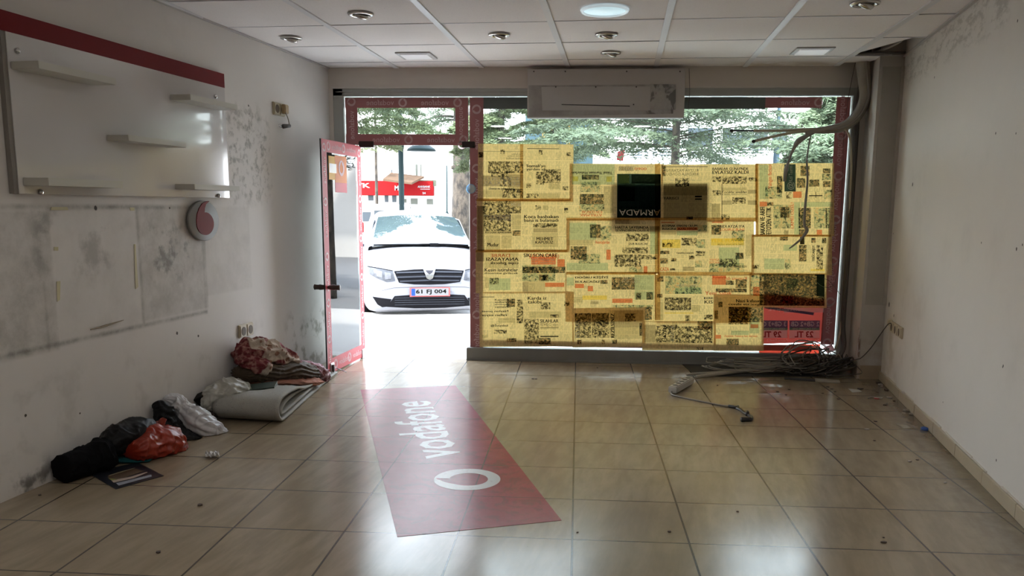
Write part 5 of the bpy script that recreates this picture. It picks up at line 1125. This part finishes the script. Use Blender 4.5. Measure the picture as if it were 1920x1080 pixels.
branch('sleeve', [pc(1530, 245), pc(1490, 248), pc(1450, 256), pc(1416, 264)], .012, m_sleeve, ([pc(1418, 263), pc(1413, 265)], .010))
branch('strand', [pc(1528, 247), pc(1512, 255), pc(1497, 265), pc(1490, 275), pc(1483, 290), pc(1478, 305), pc(1474, 318), pc(1471, 340)], [.014, .018, .026, .016, .011, .011, .02, .012], m_cabg)
branch('strand', [pc(1488, 282), pc(1480, 293), pc(1470, 298)], .006, m_cabg)
branch('strand', [pc(1522, 247), pc(1517, 270), pc(1513, 300), pc(1514, 340), pc(1510, 385), pc(1508, 420), pc(1513, 432), pc(1503, 447), pc(1488, 460), pc(1480, 466)], [.006, .006, .008, .009, .011, .012, .016, .010, .008, .005], m_cabg)
branch('strand', [pc(1578, 240), pc(1588, 246), pc(1594, 262), pc(1596, 290), pc(1596, 330), pc(1593, 400, 7.36), pc(1590, 480, 7.38), pc(1582, 560, 7.38), pc(1576, 620, 7.36), pc(1566, 655, 7.3)], .009, m_sleeve)
# bundle going down beside the frame
R_ = random.Random(4)
for k in range(8):
    dx = R_.uniform(-7, 9); Yk = 7.40-R_.random()*.07
    pts = [pc(1622+R_.uniform(-6, 6), 125, 7.32), pc(1624+dx*.4, 190, Yk), pc(1614+dx*.7, 270, Yk), pc(1608+dx, 360, Yk), pc(1604+dx, 450, Yk), pc(1600+dx, 540, Yk), pc(1600+dx*1.1, 610, Yk), pc(1590+dx, 655, Yk-.05), pc(1565+dx*2, 684, Yk-.12), pc(1520+dx*3, 702, Yk-.25)]
    cable(pts, R_.choice((.008, .011, .016)), 'dark cable running down the frame into the tangle', R_.choice((m_cab, m_cab, m_cabg)), group='cables running down beside the window frame')
cable([pc(1292, 128, 7.34), pc(1293, 175, 7.33), pc(1290, 215, 7.33), pc(1297, 240, 7.35), pc(1285, 262, 7.4), pc(1278, 285, 7.42), pc(1290, 312, 7.42)], .0022, 'hair-thin wire dangling right of the sign box', m_cab)
cable([pc(1604, 116, 7.3), pc(1597, 150, 7.4), pc(1588, 200, 7.41), pc(1582, 260, 7.41), pc(1579, 340, 7.42), pc(1576, 430, 7.42), pc(1572, 500, 7.42), pc(1562, 535, 7.42), pc(1545, 538, 7.42), pc(1532, 530, 7.42)], .0022, 'thin wire falling from the ceiling and looping over the red border', m_cab)
cable([pc(1545, 522, 7.42), pc(1556, 528, 7.42), pc(1570, 545, 7.4), pc(1576, 553, 7.38)], .0022, 'short wire crossing the red border at mid height', m_cab)
mb = MB(); mb.tube([pc(1510, 663, 7.43), pc(1516, 652, 7.42), pc(1521, 648, 7.42), pc(1518, 662, 7.42), pc(1512, 664, 7.4), pc(1505, 668, 7.38)], .003, 6)
tag(mb.build('cable', m_cab), 'small bent black wire standing against the orange red card', 'cable')
# white wire inside the ceiling hole
hx = gp(5, .35); mb = MB(); mb.tube([V((2.2, 7.1, 2.6)), V((2.32, 7.0, 2.62)), V((2.42, 6.8, 2.66)), V((2.44, 6.6, 2.75))], .010, 8)
tag(mb.build('cable', mat('white_wire', (.5, .49, .45), .6)), 'white wire inside the hole in the ceiling', 'cable')
# tangle on the floor
m_mat = mat('dark_rubber_mat', (.035, .035, .035), .8, var=.3, vs_=12)
mb = MB(); mb.prism([(fl(1280, 685).x, 7.445), (fl(1306, 708).x, 6.93), (2.02, 7.02), (2.28, 7.445)], .001, .007); tag(mb.build('floor_mat', m_mat), 'dark rubber mat under the cable tangle by the window sill', 'mat')
cable([V((.99, 6.80, .022)), V((1.18, 6.93, .024)), V((1.50, 7.10, .03)), V((1.95, 7.2, .04))], .016, 'stiff pale conduit lying in front of the dark mat', mat('pale_conduit', (.36, .33, .28), .5), 'conduit')
cable([V((.93, 6.93, .015)), V((1.2, 7.02, .02)), V((1.5, 7.16, .03))], .013, 'flat pale conduit end lying behind the stiff one', mat('pale_conduit', (.36, .33, .28), .5), 'conduit')
for k in range(9):
    R_ = random.Random(30+k); cx_ = 1.50+R_.uniform(-.12, .30); cy_ = 7.16+R_.uniform(-.10, .08); rx, ry = R_.uniform(.22, .42), R_.uniform(.08, .15); n = R_.choice((10, 14)); pts = []
    for i in range(n+1):
        a = R_.random()*.1+2*math.pi*i/11+k; q = 1+R_.uniform(-.12, .12); pts.append(V((cx_+math.cos(a)*rx*q, min(7.43, cy_+math.sin(a)*ry*q), .03+.012*k*.6+R_.random()*.03)))
    cable(pts, .0045, 'pale grey cable coiled loosely on the dark mat', m_cabg, group='grey cables coiled on the mat')
for k in range(6):
    R_ = random.Random(60+k); cx_ = 1.95+R_.uniform(-.15, .15); cz_ = .14+R_.uniform(-.03, .05); pts = []
    for i in range(13): a = 2*math.pi*i/11+k*1.3; q = 1+R_.uniform(-.2, .2); pts.append(V((cx_+math.cos(a)*.17*q, 7.06+R_.uniform(-.08, .1), max(.012, cz_+math.sin(a)*.12*q))))
    cable(pts, .0045, 'pale grey cable looping up over the black tangle', m_cabg, group='grey cables looping over the black tangle')
R_ = random.Random(9); mb = MB()
for k in range(70):
    cx_ = 2.0+R_.gauss(0, .15); cy_ = 7.15+R_.gauss(0, .08); cz_ = .05+abs(R_.gauss(0, .035)); rx = R_.uniform(.06, .2); a0_ = R_.random()*6; tl_ = R_.uniform(-.4, .4); pts = []
    for i in range(R_.choice((7, 9, 11))):
        a = a0_+i*.8; q = rx*(1+R_.uniform(-.25, .25)); pts.append(V((min(2.32, cx_+math.cos(a)*q), min(7.42, cy_+math.sin(a)*q*.6), max(.008, cz_+math.cos(a+tl_)*.045+R_.uniform(-.02, .02)))))
    mb.tube(pts, R_.choice((.0035, .005, .007)), 5, 0, 4)
tag(mb.build('cable_tangle', m_cab), 'black tangle of cables heaped in the corner below the price poster', 'cables', kind='stuff')
mb = MB(); T = Matrix.Translation((1.98, 6.84, 0)) @ Matrix.Rotation(-.22, 4, 'Z'); mb.box((-.02, -.05, .002), (.17, .06, .012), 0, T, .002); mb.box((-.26, -.03, .002), (-.02, .05, .008), 1, T)
tag(mb.build('broken_plate', [mat('dusty_white_plate', (.30, .27, .22), .6), m_mat]), 'dusty broken plate lying in front of the black tangle', 'plate')
mb = MB(); mb.slab([V((2.02, 7.03, .10)), V((2.30, 7.10, .16)), V((2.33, 7.3, .05)), V((2.1, 7.2, .03))], (0, 0, 1), .003); tag(mb.build('plastic_wrap', mat('cloudy_plastic', (.45, .46, .48), .3, trans=.3)), 'scrap of cloudy plastic behind the black tangle', 'plastic')

# power strip
ps = tag(empty('power_strip', fl(1272, 730)), 'grey five-way power strip lying on the tiles', 'power strip')
a, b_ = V((.735, 6.24, 0)), V((.905, 6.60, 0)); d = (b_-a).normalized(); n_ = V((d.y, -d.x, 0)); T = Matrix.Identity(4); T.col[0] = (*d, 0); T.col[1] = (*n_, 0); T.col[2] = (0, 0, 1, 0); T.col[3] = (*a, 1)
Ls = (b_-a).length+.03
mb = MB(); mb.box((0, -.035, .004), (Ls, .035, .058), 0, T, .009); mb.build('case', mat('grey_plastic', (.45, .44, .41), .4, var=.06), ps)
for k in range(5):
    mb = MB(); mb.lathe([(.021, 0), (.021, .001), (.017, .0015)], 18, 0, T @ Matrix.Translation((.06+k*(Ls-.1)/4.2, 0, .0582))); mb.build('outlet', m_tip, ps)
mb = MB(); mb.box((-.006, -.03, .01), (.004, .03, .054), 0, T, .002); mb.build('end_cap', mat('white_plastic_cap', (.65, .64, .62), .4), ps)
cpt = [a+V((-.005, 0, .02)), V((.73, 6.17, .008)), V((.84, 6.06, .006)), V((.967, 5.945, .006)), V((1.05, 5.875, .006)), V((1.11, 5.846, .008)), V((1.150, 5.76, .008)), V((1.158, 5.68, .008)), V((1.185, 5.56, .008)), V((1.165, 5.47, .008)), V((1.11, 5.455, .008))]
mb = MB(); mb.tube(cpt[:6], .006, 8); mb.build('cord', m_cabg, ps)
mb = MB(); mb.tube(cpt[5:], [.010, .012, .009, .013, .010, .009], 8); mb.tube([V((1.09, 5.85, .01)), V((1.13, 5.80, .012)), V((1.15, 5.84, .01))], .011, 7); mb.tube([V((1.17, 5.6, .01)), V((1.18, 5.66, .014))], .014, 7); mb.tube([V((1.10, 5.45, .014)), V((1.165, 5.47, .014))], [.018, .012], 8); mb.build('taped_end', m_tip, ps)

# ================================================================== FLOOR STICKER AND LITTER
t = NT('worn_red_floor_vinyl'); X, Y, Z = t.xyz()
col = t.mix(t.ramp(t.noise(5, 7, .7), .35, .7), (.29, .028, .045), (.35, .045, .066))
scr = t.math('MULTIPLY', t.ramp(t.noise(5, 8, .8, None, (1, 1, 1), 1.5), .50, .60), .55)
col = t.mix(scr, col, (.16, .03, .04)); scr2 = t.math('MULTIPLY', t.ramp(t.noise(26, 4, .7, None, (2, .35, 1)), .60, .66), .4); col = t.mix(scr2, col, (.17, .05, .06))
fade = t.math('MULTIPLY', t.ramp(t.math('MULTIPLY_ADD', Y, -.27, X), -2.4, -1.7, True), .35); col = t.mix(fade, col, (.34, .19, .23))
sgx = t.math('MULTIPLY_ADD', X, 1/TS, (.0011+40*TS)/TS); sgy = t.math('MULTIPLY_ADD', Y, 1/TS, (-3.3716+40*TS)/TS)
gl2 = t.math('MAXIMUM', t.ramp(t.math('ABSOLUTE', t.math('SUBTRACT', t.math('FRACT', sgx), .5)), .4905, .4945), t.ramp(t.math('ABSOLUTE', t.math('SUBTRACT', t.math('FRACT', sgy), .5)), .4915, .4955))
col = t.mix(t.math('MULTIPLY', gl2, .8), col, (.06, .015, .02))
t.link(col, t.p.inputs['Base Color']); t.p.inputs['Roughness'].default_value = .24; t.p.inputs['Specular IOR Level'].default_value = .18
m_stk = t.m
t = NT('worn_white_vinyl'); col = t.mix(t.math('MULTIPLY', t.ramp(t.noise(20, 5, .7), .55, .68), .5), (.50, .49, .47), (.30, .2, .19)); t.link(col, t.p.inputs['Base Color']); t.p.inputs['Roughness'].default_value = .3
P1, P2, P3, P4 = fl(676, 731), fl(854, 723), fl(1053, 976), fl(745, 1007)
stk = tag(empty('floor_sticker', (P1+P2+P3+P4)/4), 'large red floor sticker with white lettering in the middle of the tiles', 'floor sticker')
mb = MB(); mb.prism([(p.x, p.y) for p in (P4, P3, P2, P1)], .0006, .0014); mb.build('vinyl', m_stk, stk)
dS = ((P1+P2)/2-(P4+P3)/2).normalized(); uS = V((-dS.y, dS.x, 0))
rc = fl(876, 899); rc.z = .002; mb = MB(); ring_logo(mb, rc, dS, uS, .172, 0, 60); mb.build('ring_mark', t.m, stk)
w0 = fl(846, 858); w1 = fl(800, 752); mb = MB(); base_ = w0-uS*.055; base_.z = .002
put_text(mb, 'vodafone', base_, dS, uS, width=(w1-w0).length, size=None, height=None, mi=0, bold=.016)
# letters are a little taller than the stock face
mb.v = [tuple((lambda q: base_+dS*((q-base_).dot(dS))+uS*((q-base_).dot(uS)*1.12))(V(v_))) for v_ in mb.v]
mb.build('lettering', t.m, stk)

def flat(name, pts, lb, cat, m, z=.0012, th=.001, curl=0):
    mb = MB(); q = [fl(x, y) for x, y in pts]; mb.slab([V((p.x, p.y, z+(curl if i % 2 else 0))) for i, p in enumerate(q)], (0, 0, 1), th); return tag(mb.build(name, m), lb, cat)
m_paper = mat('white_paper', (.45, .43, .41), .7, var=.08, vs_=20)
mb = MB(); vs = []
q = [fl(384, 853), fl(410, 851), fl(412, 859), fl(386, 862)]
for j in range(5):
    for i in range(9):
        p = q[0].lerp(q[1], i/8).lerp(q[3].lerp(q[2], i/8), j/4); p.z = .004+.018*abs(math.sin(i*1.3+j*.6))+.004*(i % 2); vs.append(p)
mb.add(vs, [(j*9+i, j*9+i+1, (j+1)*9+i+1, (j+1)*9+i) for j in range(4) for i in range(8)]); mb.build
tag(mb.build('receipt', m_paper), 'small crumpled white slip of paper on the tiles by the bags', 'paper')
mb = MB(); fq = [fl(165, 888), fl(258, 868), fl(307, 893), fl(217, 918)]; fly = tag(empty('flyer', fq[0].lerp(fq[2], .5)), 'square black flyer with a food picture lying on the tiles', 'flyer')
mb.slab([V((p.x, p.y, .002)) for p in fq], (0, 0, 1), .0015); mb.build('sheet', mat('flyer_black', (.018, .020, .028), .3, var=.2), fly)
def fb(u, v): p = fq[3].lerp(fq[2], u).lerp(fq[0].lerp(fq[1], u), v); return V((p.x, p.y, .004))
def fstrip(pts, name, col, z=0): mb = MB(); mb.slab([fb(*a)+Z3*z for a in pts], (0, 0, 1), .0005); mb.build(name, mat('flyer_'+name, col, .4, var=.25, vs_=30), fly)
fstrip([(.12, .10), (.80, .10), (.85, .20), (.14, .22)], 'grey_stripe', (.30, .31, .36)); fstrip([(.12, .28), (.5, .24), (.85, .34), (.86, .38), (.5, .34), (.14, .40)], 'pale_stripe', (.42, .33, .28), .0003)
fstrip([(.16, .42), (.3, .36), (.85, .46), (.78, .68), (.45, .72), (.18, .60)], 'brown_picture', (.11, .07, .045)); fstrip([(.15, .38), (.24, .36), (.2, .46), (.14, .52)], 'green_corner', (.25, .26, .08), .0008); fstrip([(.22, .62), (.8, .71), (.79, .73), (.21, .65)], 'title_stripe', (.3, .28, .18), .001)
flat('paper_scrap', [(1590, 729), (1610, 731), (1617, 735), (1598, 736)], 'whitish oblong paper scrap near the cable tangle', 'paper', m_paper)
flat('paper_scrap', [(1680, 796), (1700, 798), (1711, 804), (1694, 804)], 'clear rectangular paper scrap near the right skirting', 'paper', mat('translucent_scrap', (.32, .285, .22), .5))
mb = MB(); p = fl(1733, 806); mb.lathe([(.022, .001), (.024, .012), (.018, .016), (.001, .017)], 14, 0, Matrix.Translation((p.x, p.y, 0)) @ Matrix.Rotation(.2, 4, 'X')); tag(mb.build('bottle_cap', mat('blue_cap', (.02, .08, .32), .4)), 'blue bottle cap against the right skirting', 'bottle cap')
mb = MB(); p = fl(1643, 748); mb.tube([p+V((-.06, 0, .004)), p+V((-.02, .03, .006)), p+V((.02, -.01, .008)), p+V((.05, .02, .004))], .004, 6); mb.box((p.x-.015, p.y-.012, .001), (p.x+.018, p.y+.012, .008), 1)
tag(mb.build('sweet_wrapper', [mat('clear_wrap', (.4, .36, .32), .4), mat('red_wrap', (.4, .05, .05), .4)]), 'little red and clear wrapper on the tiles near the right corner', 'wrapper')
m_crumb = mat('plaster_crumb', (.32, .29, .25), .9); m_dcr = mat('dark_crumb', (.07, .05, .04), .9)
def chip(px, py, r, m, seed):
    R_ = random.Random(seed); p = fl(px, py); mb = MB(); n = R_.choice((5, 6)); pl_ = []
    for k in range(n): a = 6.283*k/n; q = r*R_.uniform(.6, 1.2); pl_.append((p.x+math.cos(a)*q*1.3, p.y+math.sin(a)*q))
    mb.prism(pl_, .0008, .003+r*.35); return mb.build('plaster_chip', m)
for k, (x, y, r) in enumerate(((1700, 770, .022), (1708, 777, .017), (1694, 776, .015), (1668, 746, .016), (1651, 722, .018), (1706, 866, .008), (1772, 906, .008), (1625, 806, .012), (1653, 725, .012))):
    tag(chip(x, y, r, m_crumb, k), 'pale plaster chip among the dirt along the right skirting', 'chip', 'pale plaster chips by the right skirting')
for k, (x, y, r) in enumerate(((1613, 730, .017), (1659, 760, .013), (1645, 736, .008), (1642, 791, .009), (1640, 827, .006), (1720, 863, .006), (1658, 1018, .009), (1654, 1018, .008), (1657, 1009, .004), (1480, 731, .01), (1458, 735, .01), (1474, 741, .008), (1573, 749, .01), (1543, 738, .008), (1000, 711, .010), (1552, 726, .012), (1560, 730, .01), (1566, 735, .01), (1646, 718, .014), (1654, 724, .014), (1663, 732, .013), (1676, 752, .01), (1660, 731, .012), (1383, 960, .006), (1083, 999, .004), (1005, 711, .008), (1120, 690, .006), (375, 948, .012), (297, 1037, .010), (75, 929, .006), (1255, 998, .007), (1345, 723, .007))):
    tag(chip(x, y, r, m_dcr, 50+k), 'dark crumb of dirt on the tiles', 'crumb', 'dark crumbs scattered on the tiles')

# ================================================================== BAGS AND BEDDING ALONG THE LEFT WALL
def sack(name, m, pts, radii, seed, n=90, seg=80, fold=.10, nf=9, rough_=.02, flat_=1.0, par=None, zmin=.003, sq=1.0):
    """soft body: elliptical sections along a path, pleats and creases, resting on the floor"""
    P = crom([V(p) for p in pts], 12); m_ = len(P); vs = []; fs = []
    for i in range(n+1):
        t_ = i/n; x = t_*(m_-1); k = min(int(x), m_-2); p = P[k].lerp(P[k+1], x-k); T_ = (P[min(k+2, m_-1)]-P[max(k-1, 0)]).normalized()
        S = Z3.cross(T_); S = S.normalized() if S.length > .05 else EX; U = T_.cross(S)
        a, b_ = lerp_list([q[0] for q in radii], t_), lerp_list([q[1] for q in radii], t_)
        cap = min(1, math.sqrt(max(0, 1-(1-min(t_, 1-t_)/.07)**2)) if min(t_, 1-t_) < .07 else 1); cap = max(cap, .02)
        for j in range(seg):
            th = 2*math.pi*j/seg; q = V((math.cos(th), math.sin(th), t_*3+seed))
            c_, s_ = math.cos(th), math.sin(th); c_ = math.copysign(abs(c_)**sq, c_); s_ = math.copysign(abs(s_)**sq, s_)
            f = 1+fold*math.sin(nf*th+3*noise.noise(V((t_*3.5, seed, 0)))*2.5)*(.4+abs(noise.noise(q*1.3)))
            e = p+S*(c_*a*f*cap)+U*(s_*b_*f*cap)
            wp = e+V((noise.noise(e*7), noise.noise(e*7+V((9, 0, 0))), noise.noise(e*7+V((0, 9, 0)))))*.05
            w1_ = noise.noise(e*8+V((seed, 0, 0))); w2_ = max(0, 1-abs(noise.noise(wp*11+V((0, seed, 0))))*4.5)**1.5*1.5-.4; w3_ = max(0, 1-abs(noise.noise(wp*26+V((seed, 2, 0))))*4)**1.3-.3
            nn_ = (S*c_+U*s_).normalized(); e = e+nn_*(rough_*(w1_*1.3+w2_*.42+w3_*.2)*min(1, cap*1.5))
            if e.z < zmin: e.z = zmin
            lim = xl(e.y)+.004
            if e.x < lim: e.x = lim
            vs.append(e)
    for i in range(n):
        for j in range(seg):
            j2 = (j+1) % seg; fs.append((i*seg+j, i*seg+j2, (i+1)*seg+j2, (i+1)*seg+j))
    fs.append(tuple(range(seg))[::-1]); fs.append(tuple(n*seg+j for j in range(seg)))
    mb = MB(); mb.add(vs, fs, 0, None, True); return mb.build(name, m, par)
def cloth_mat(name, col, rough=.9, var=.25, sc=6): return mat(name, col, rough, var=var, vs_=sc, bump=.004, bs=60, spec=.08)
m_black = cloth_mat('black_cloth', (.006, .006, .007)); m_blackp = mat('black_plastic_film', (.006, .006, .007), .5, var=.2, bump=.004, bs=30, spec=.2)
o = sack('rolled_jacket', m_black, [(-2.565, 3.85, .078), (-2.545, 3.95, .080), (-2.50, 4.05, .085), (-2.475, 4.11, .09)], [(.062, .072), (.078, .075), (.078, .074), (.088, .085), (.085, .085)], 3, fold=.05, nf=7, rough_=.013)
tag(o, 'black cloth rolled into a bundle, nearest of the things along the left wall', 'bundle')
o = sack('black_jacket', m_blackp, [wl(196, 838, .10), wl(225, 822, .12), wl(262, 812, .13), wl(292, 815, .13)], [(.05, .04), (.10, .075), (.11, .085), (.09, .08), (.05, .06)], 11, fold=.06, nf=5, rough_=.014)
tag(o, 'black jacket heaped behind the red plastic bag', 'jacket')
m_redbag = mat('red_plastic_film', (.36, .035, .016), .30, var=.3, vs_=9, bump=.006, bs=34, trans=.25, spec=.6)
rb = sack('red_plastic_bag', m_redbag, [wl(240, 848, .20), wl(270, 836, .22), wl(305, 830, .24), wl(338, 838, .26)], [(.06, .035), (.11, .07), (.125, .095), (.115, .09), (.06, .05)], 21, fold=.07, nf=11, rough_=.02)
tag(rb, 'knotted red plastic bag lying beside the black jacket', 'bag')
pk = wl(300, 806, .22)
for k, (dx, dy, dz) in enumerate(((-.07, -.0, .035), (.02, .03, .06), (-.05, .06, .03))):
    h = sack('knot_ear', m_redbag, [pk, pk+V((dx*.5, dy*.5, dz*.7)), pk+V((dx, dy, dz))], [(.03, .02), (.035, .015), (.022, .008)], 40+k, 18, 16, .15, 5, .010); h.parent = rb
o = sack('folded_cloth', cloth_mat('teal_cloth', (.015, .09, .10)), [(-2.60, 4.27, .012), (-2.45, 4.235, .014), (-2.31, 4.25, .010)], [(.035, .010), (.05, .013), (.03, .008)], 8, 24, 24, .04, 3, .004); tag(o, 'flat teal cloth poking out under the red plastic bag', 'cloth')
o = sack('black_bag', m_blackp, [wl(296, 752, .035), wl(304, 775, .07), wl(325, 800, .13), wl(352, 818, .22), wl(378, 828, .30)], [(.02, .02), (.055, .06), (.07, .055), (.06, .03), (.02, .012)], 14, fold=.08, nf=7, rough_=.014)
tag(o, 'black plastic bag crushed under the long white bag', 'bag')
m_wfilm = mat('white_plastic_film', (.62, .61, .63), .32, var=.06, vs_=8, bump=.005, bs=40, trans=.2, spec=.6)
o = sack('white_plastic_bag', m_wfilm, [wl(308, 748, .03), wl(326, 752, .06), wl(344, 768, .12), wl(366, 786, .20), wl(392, 804, .28), wl(415, 813, .34), wl(428, 812, .38)], [(.02, .02), (.06, .05), (.055, .045), (.085, .07), (.09, .068), (.055, .045), (.022, .02)], 27, 130, 84, .10, 9, .016)
tag(o, 'long white plastic bag slumped from the wall over the black bag', 'bag')
# folded felt underlay
t = NT('grey_felt'); col = t.mix(t.noise(20, 6, .7), (.30, .29, .26), (.40, .39, .36)); col = t.mix(t.ramp(t.noise(150, 2), .6, .7), col, (.22, .22, .22)); t.link(col, t.p.inputs['Base Color']); t.p.inputs['Roughness'].default_value = .95; t.p.inputs['Specular IOR Level'].default_value = .1; t.bump(t.noise(160, 3), .002, .5); m_felt = t.m
def ribbon(name, prof, xa, xb, th, m, par=None, skew=0, seed=0):
    """a stiff sheet: profile (y, z) swept across the floor from xa to xb"""
    P = crom([V((0, y, z)) for y, z in prof], 7); n = len(P); L_ = []
    nx = 16
    for side in (1, -1):
        rows = []
        for k in range(nx+1):
            u = k/nx; r_ = []
            for i, p in enumerate(P):
                T_ = (P[min(i+1, n-1)]-P[max(i-1, 0)]).normalized(); N_ = V((0, -T_.z, T_.y))
                f_ = min(1, max(0, (p.y-5.05)/1.5)); x0 = xa[0]+(xa[1]-xa[0])*f_; x1 = xb[0]+(xb[1]-xb[0])*f_
                q = V((x0+(x1-x0)*u, p.y+skew*(1-u), p.z))+N_*(th/2*side)
                q.z += .008*noise.noise(V((u*4, p.y*5, seed)))*(1 if p.z > .03 else .2)+.01*noise.noise(V((u*2, p.y*2, seed+5)))*(p.z > .06)
                q.z = max(.003 if side == 1 else .002, q.z); r_.append(q)
            rows.append(r_)
        L_.append(rows)
    mb = MB(); vs = [p for rows in L_ for r_ in rows for p in r_]; N1 = (nx+1)*n; fs = []
    for s in range(2):
        for k in range(nx):
            for i in range(n-1): b0 = s*N1+k*n+i; fs.append((b0, b0+1, b0+n+1, b0+n))
    for k in range(nx):
        for i in (0, n-1): b0 = k*n+i; fs.append((b0, b0+n, b0+n+N1, b0+N1))
    for k in (0, nx):
        for i in range(n-1): b0 = k*n+i; fs.append((b0, b0+1, b0+1+N1, b0+N1))
    mb.add(vs, fs, 0, None, True); return mb.build(name, m, par)
felt = tag(empty('felt_underlay', (-2.1, 5.6, 0)), 'grey felt underlay folded over itself by the left wall', 'underlay')
ribbon('outer_fold', [(6.72, .010), (6.2, .010), (5.6, .010), (5.2, .012), (5.10, .03), (5.055, .08), (5.08, .13), (5.16, .160), (5.35, .158), (5.55, .135), (5.72, .10)], (-2.34, -2.23), (-1.885, -1.99), .016, m_felt, felt, .05, 2)
ribbon('inner_fold', [(6.60, .032), (6.2, .045), (5.75, .085), (5.5, .10), (5.3, .095), (5.2, .07), (5.19, .045), (5.28, .034), (5.5, .034), (6.3, .034)], (-2.34, -2.23), (-1.905, -2.01), .012, m_felt, felt, .05, 7)
# white carrier bag on it, booklet, black box
m_bag2 = mat('cream_plastic_film', (.50, .49, .44), .38, var=.08, vs_=10, bump=.005, bs=36, trans=.2)
o = sack('carrier_bag', m_bag2, [wl(383, 768, .10), wl(400, 748, .12), wl(425, 733, .16), wl(450, 729, .20), wl(468, 731, .24)], [(.03, .03), (.09, .065), (.13, .075), (.12, .06), (.05, .03)], 33, 120, 84, .12, 8, .020)
tag(o, 'cream carrier bag lying on the folded felt against the wall', 'bag')
mb = MB(); T = Matrix.Translation(wl(476, 733, .27)) @ Matrix.Rotation(.25, 4, 'Z') @ Matrix.Rotation(-.10, 4, 'Y'); mb.box((-.02, -.10, 0), (.15, .10, .010), 0, T); mb.box((-.018, -.098, .010), (.148, .098, .022), 1, T); mb.box((-.02, -.10, .022), (.15, .10, .030), 0, T)
tag(mb.build('booklet', [mat('dark_green_cover', (.035, .055, .045), .4), mat('page_edges', (.10, .13, .11), .7)]), 'dark green booklet on the folded felt', 'booklet')
mb = MB(); T = Matrix.Translation(wl(379, 747, .045)) @ Matrix.Rotation(.5, 4, 'X') @ Matrix.Rotation(-.5, 4, 'Y'); mb.box((-.04, -.03, -.03), (.045, .035, .03), 0, T, .004)
tag(mb.build('small_box', m_blackp), 'small black box wedged between the wall and the cream carrier bag', 'box')
o = sack('dark_cloth', cloth_mat('brown_black_cloth', (.045, .035, .03)), [(-2.43, 5.00, .03), (-2.39, 5.08, .04), (-2.36, 5.2, .04)], [(.06, .03), (.07, .035), (.04, .03)], 51, 24, 24, .08, 5, .01); tag(o, 'dark brown cloth between the long white bag and the felt', 'cloth')
# peach cloth, pillow, blankets
m_peach = cloth_mat('peach_cloth', (.40, .20, .15))
o = sack('peach_cloth', m_peach, [wl(468, 722, .12), wl(505, 715, .20), wl(545, 714, .28), wl(580, 716, .36), wl(600, 714, .40)], [(.06, .02), (.10, .022), (.11, .025), (.09, .024), (.05, .02)], 61, 90, 72, .12, 5, .014); tag(o, 'peach coloured cloth spread under the brown pillow', 'cloth')
m_brown = cloth_mat('brown_satin', (.075, .055, .038), .5)
o = sack('brown_pillow', m_brown, [wl(448, 702, .12), wl(490, 697, .17), wl(540, 695, .24), wl(585, 702, .30)], [(.08, .045), (.13, .07), (.14, .078), (.10, .055)], 71, 100, 90, .10, 15, .014); tag(o, 'brown pleated pillow sandwiched under the patterned blanket', 'pillow')
t = NT('flower_print'); v_ = t.new('ShaderNodeTexVoronoi'); v_.inputs['Scale'].default_value = 17; t.link(t.obj(), v_.inputs[0]); spot = t.ramp(v_.outputs['Distance'], .34, .42, True)
big = t.ramp(t.noise(4.5, 3, .5), .47, .52); col = t.mix(spot, (.46, .38, .31), (.24, .13, .09)); mar = t.mix(t.ramp(t.noise(28, 4), .45, .6), (.14, .025, .03), (.30, .14, .12)); col = t.mix(big, col, mar)
t.link(col, t.p.inputs['Base Color']); t.p.inputs['Roughness'].default_value = .85; t.p.inputs['Specular IOR Level'].default_value = .2; t.bump(t.noise(70, 4), .003, .5); m_flow = t.m
bk = sack('patterned_blanket', m_flow, [wl(448, 668, .10), wl(475, 661, .14), wl(505, 665, .18), wl(535, 677, .22), wl(560, 686, .26)], [(.07, .07), (.12, .10), (.13, .085), (.12, .06), (.05, .03)], 81, 130, 96, .16, 7, .028); tag(bk, 'cream and maroon flowered blanket heaped on top of the bedding pile', 'blanket')
h = sack('blanket_fold', m_flow, [wl(455, 645, .09), wl(480, 645, .13), wl(510, 655, .18), wl(535, 665, .22)], [(.05, .03), (.09, .04), (.08, .032), (.03, .02)], 85, 90, 64, .16, 5, .02); h.parent = bk
h = sack('blanket_fold', m_flow, [wl(443, 672, .09), wl(465, 680, .17), wl(490, 686, .24), wl(505, 690, .26)], [(.03, .03), (.06, .055), (.06, .05), (.02, .03)], 88, 80, 64, .14, 5, .018); h.parent = bk
t = NT('pink_quilt'); ch = t.ramp(t.noise(24, 3, .6, None, (1, 2.5, 1)), .46, .54); col = t.mix(ch, (.20, .05, .06), (.50, .34, .38)); t.link(col, t.p.inputs['Base Color']); t.p.inputs['Roughness'].default_value = .75; t.bump(t.noise(50, 4), .003, .5)
o = sack('pink_quilt', t.m, [wl(560, 686, .22), wl(580, 691, .28), wl(598, 701, .32), wl(607, 710, .34), wl(612, 717, .36)], [(.06, .03), (.09, .045), (.09, .05), (.07, .04), (.03, .02)], 91, 110, 84, .14, 7, .018); tag(o, 'pink and maroon quilt spilling down at the door end of the pile', 'quilt')
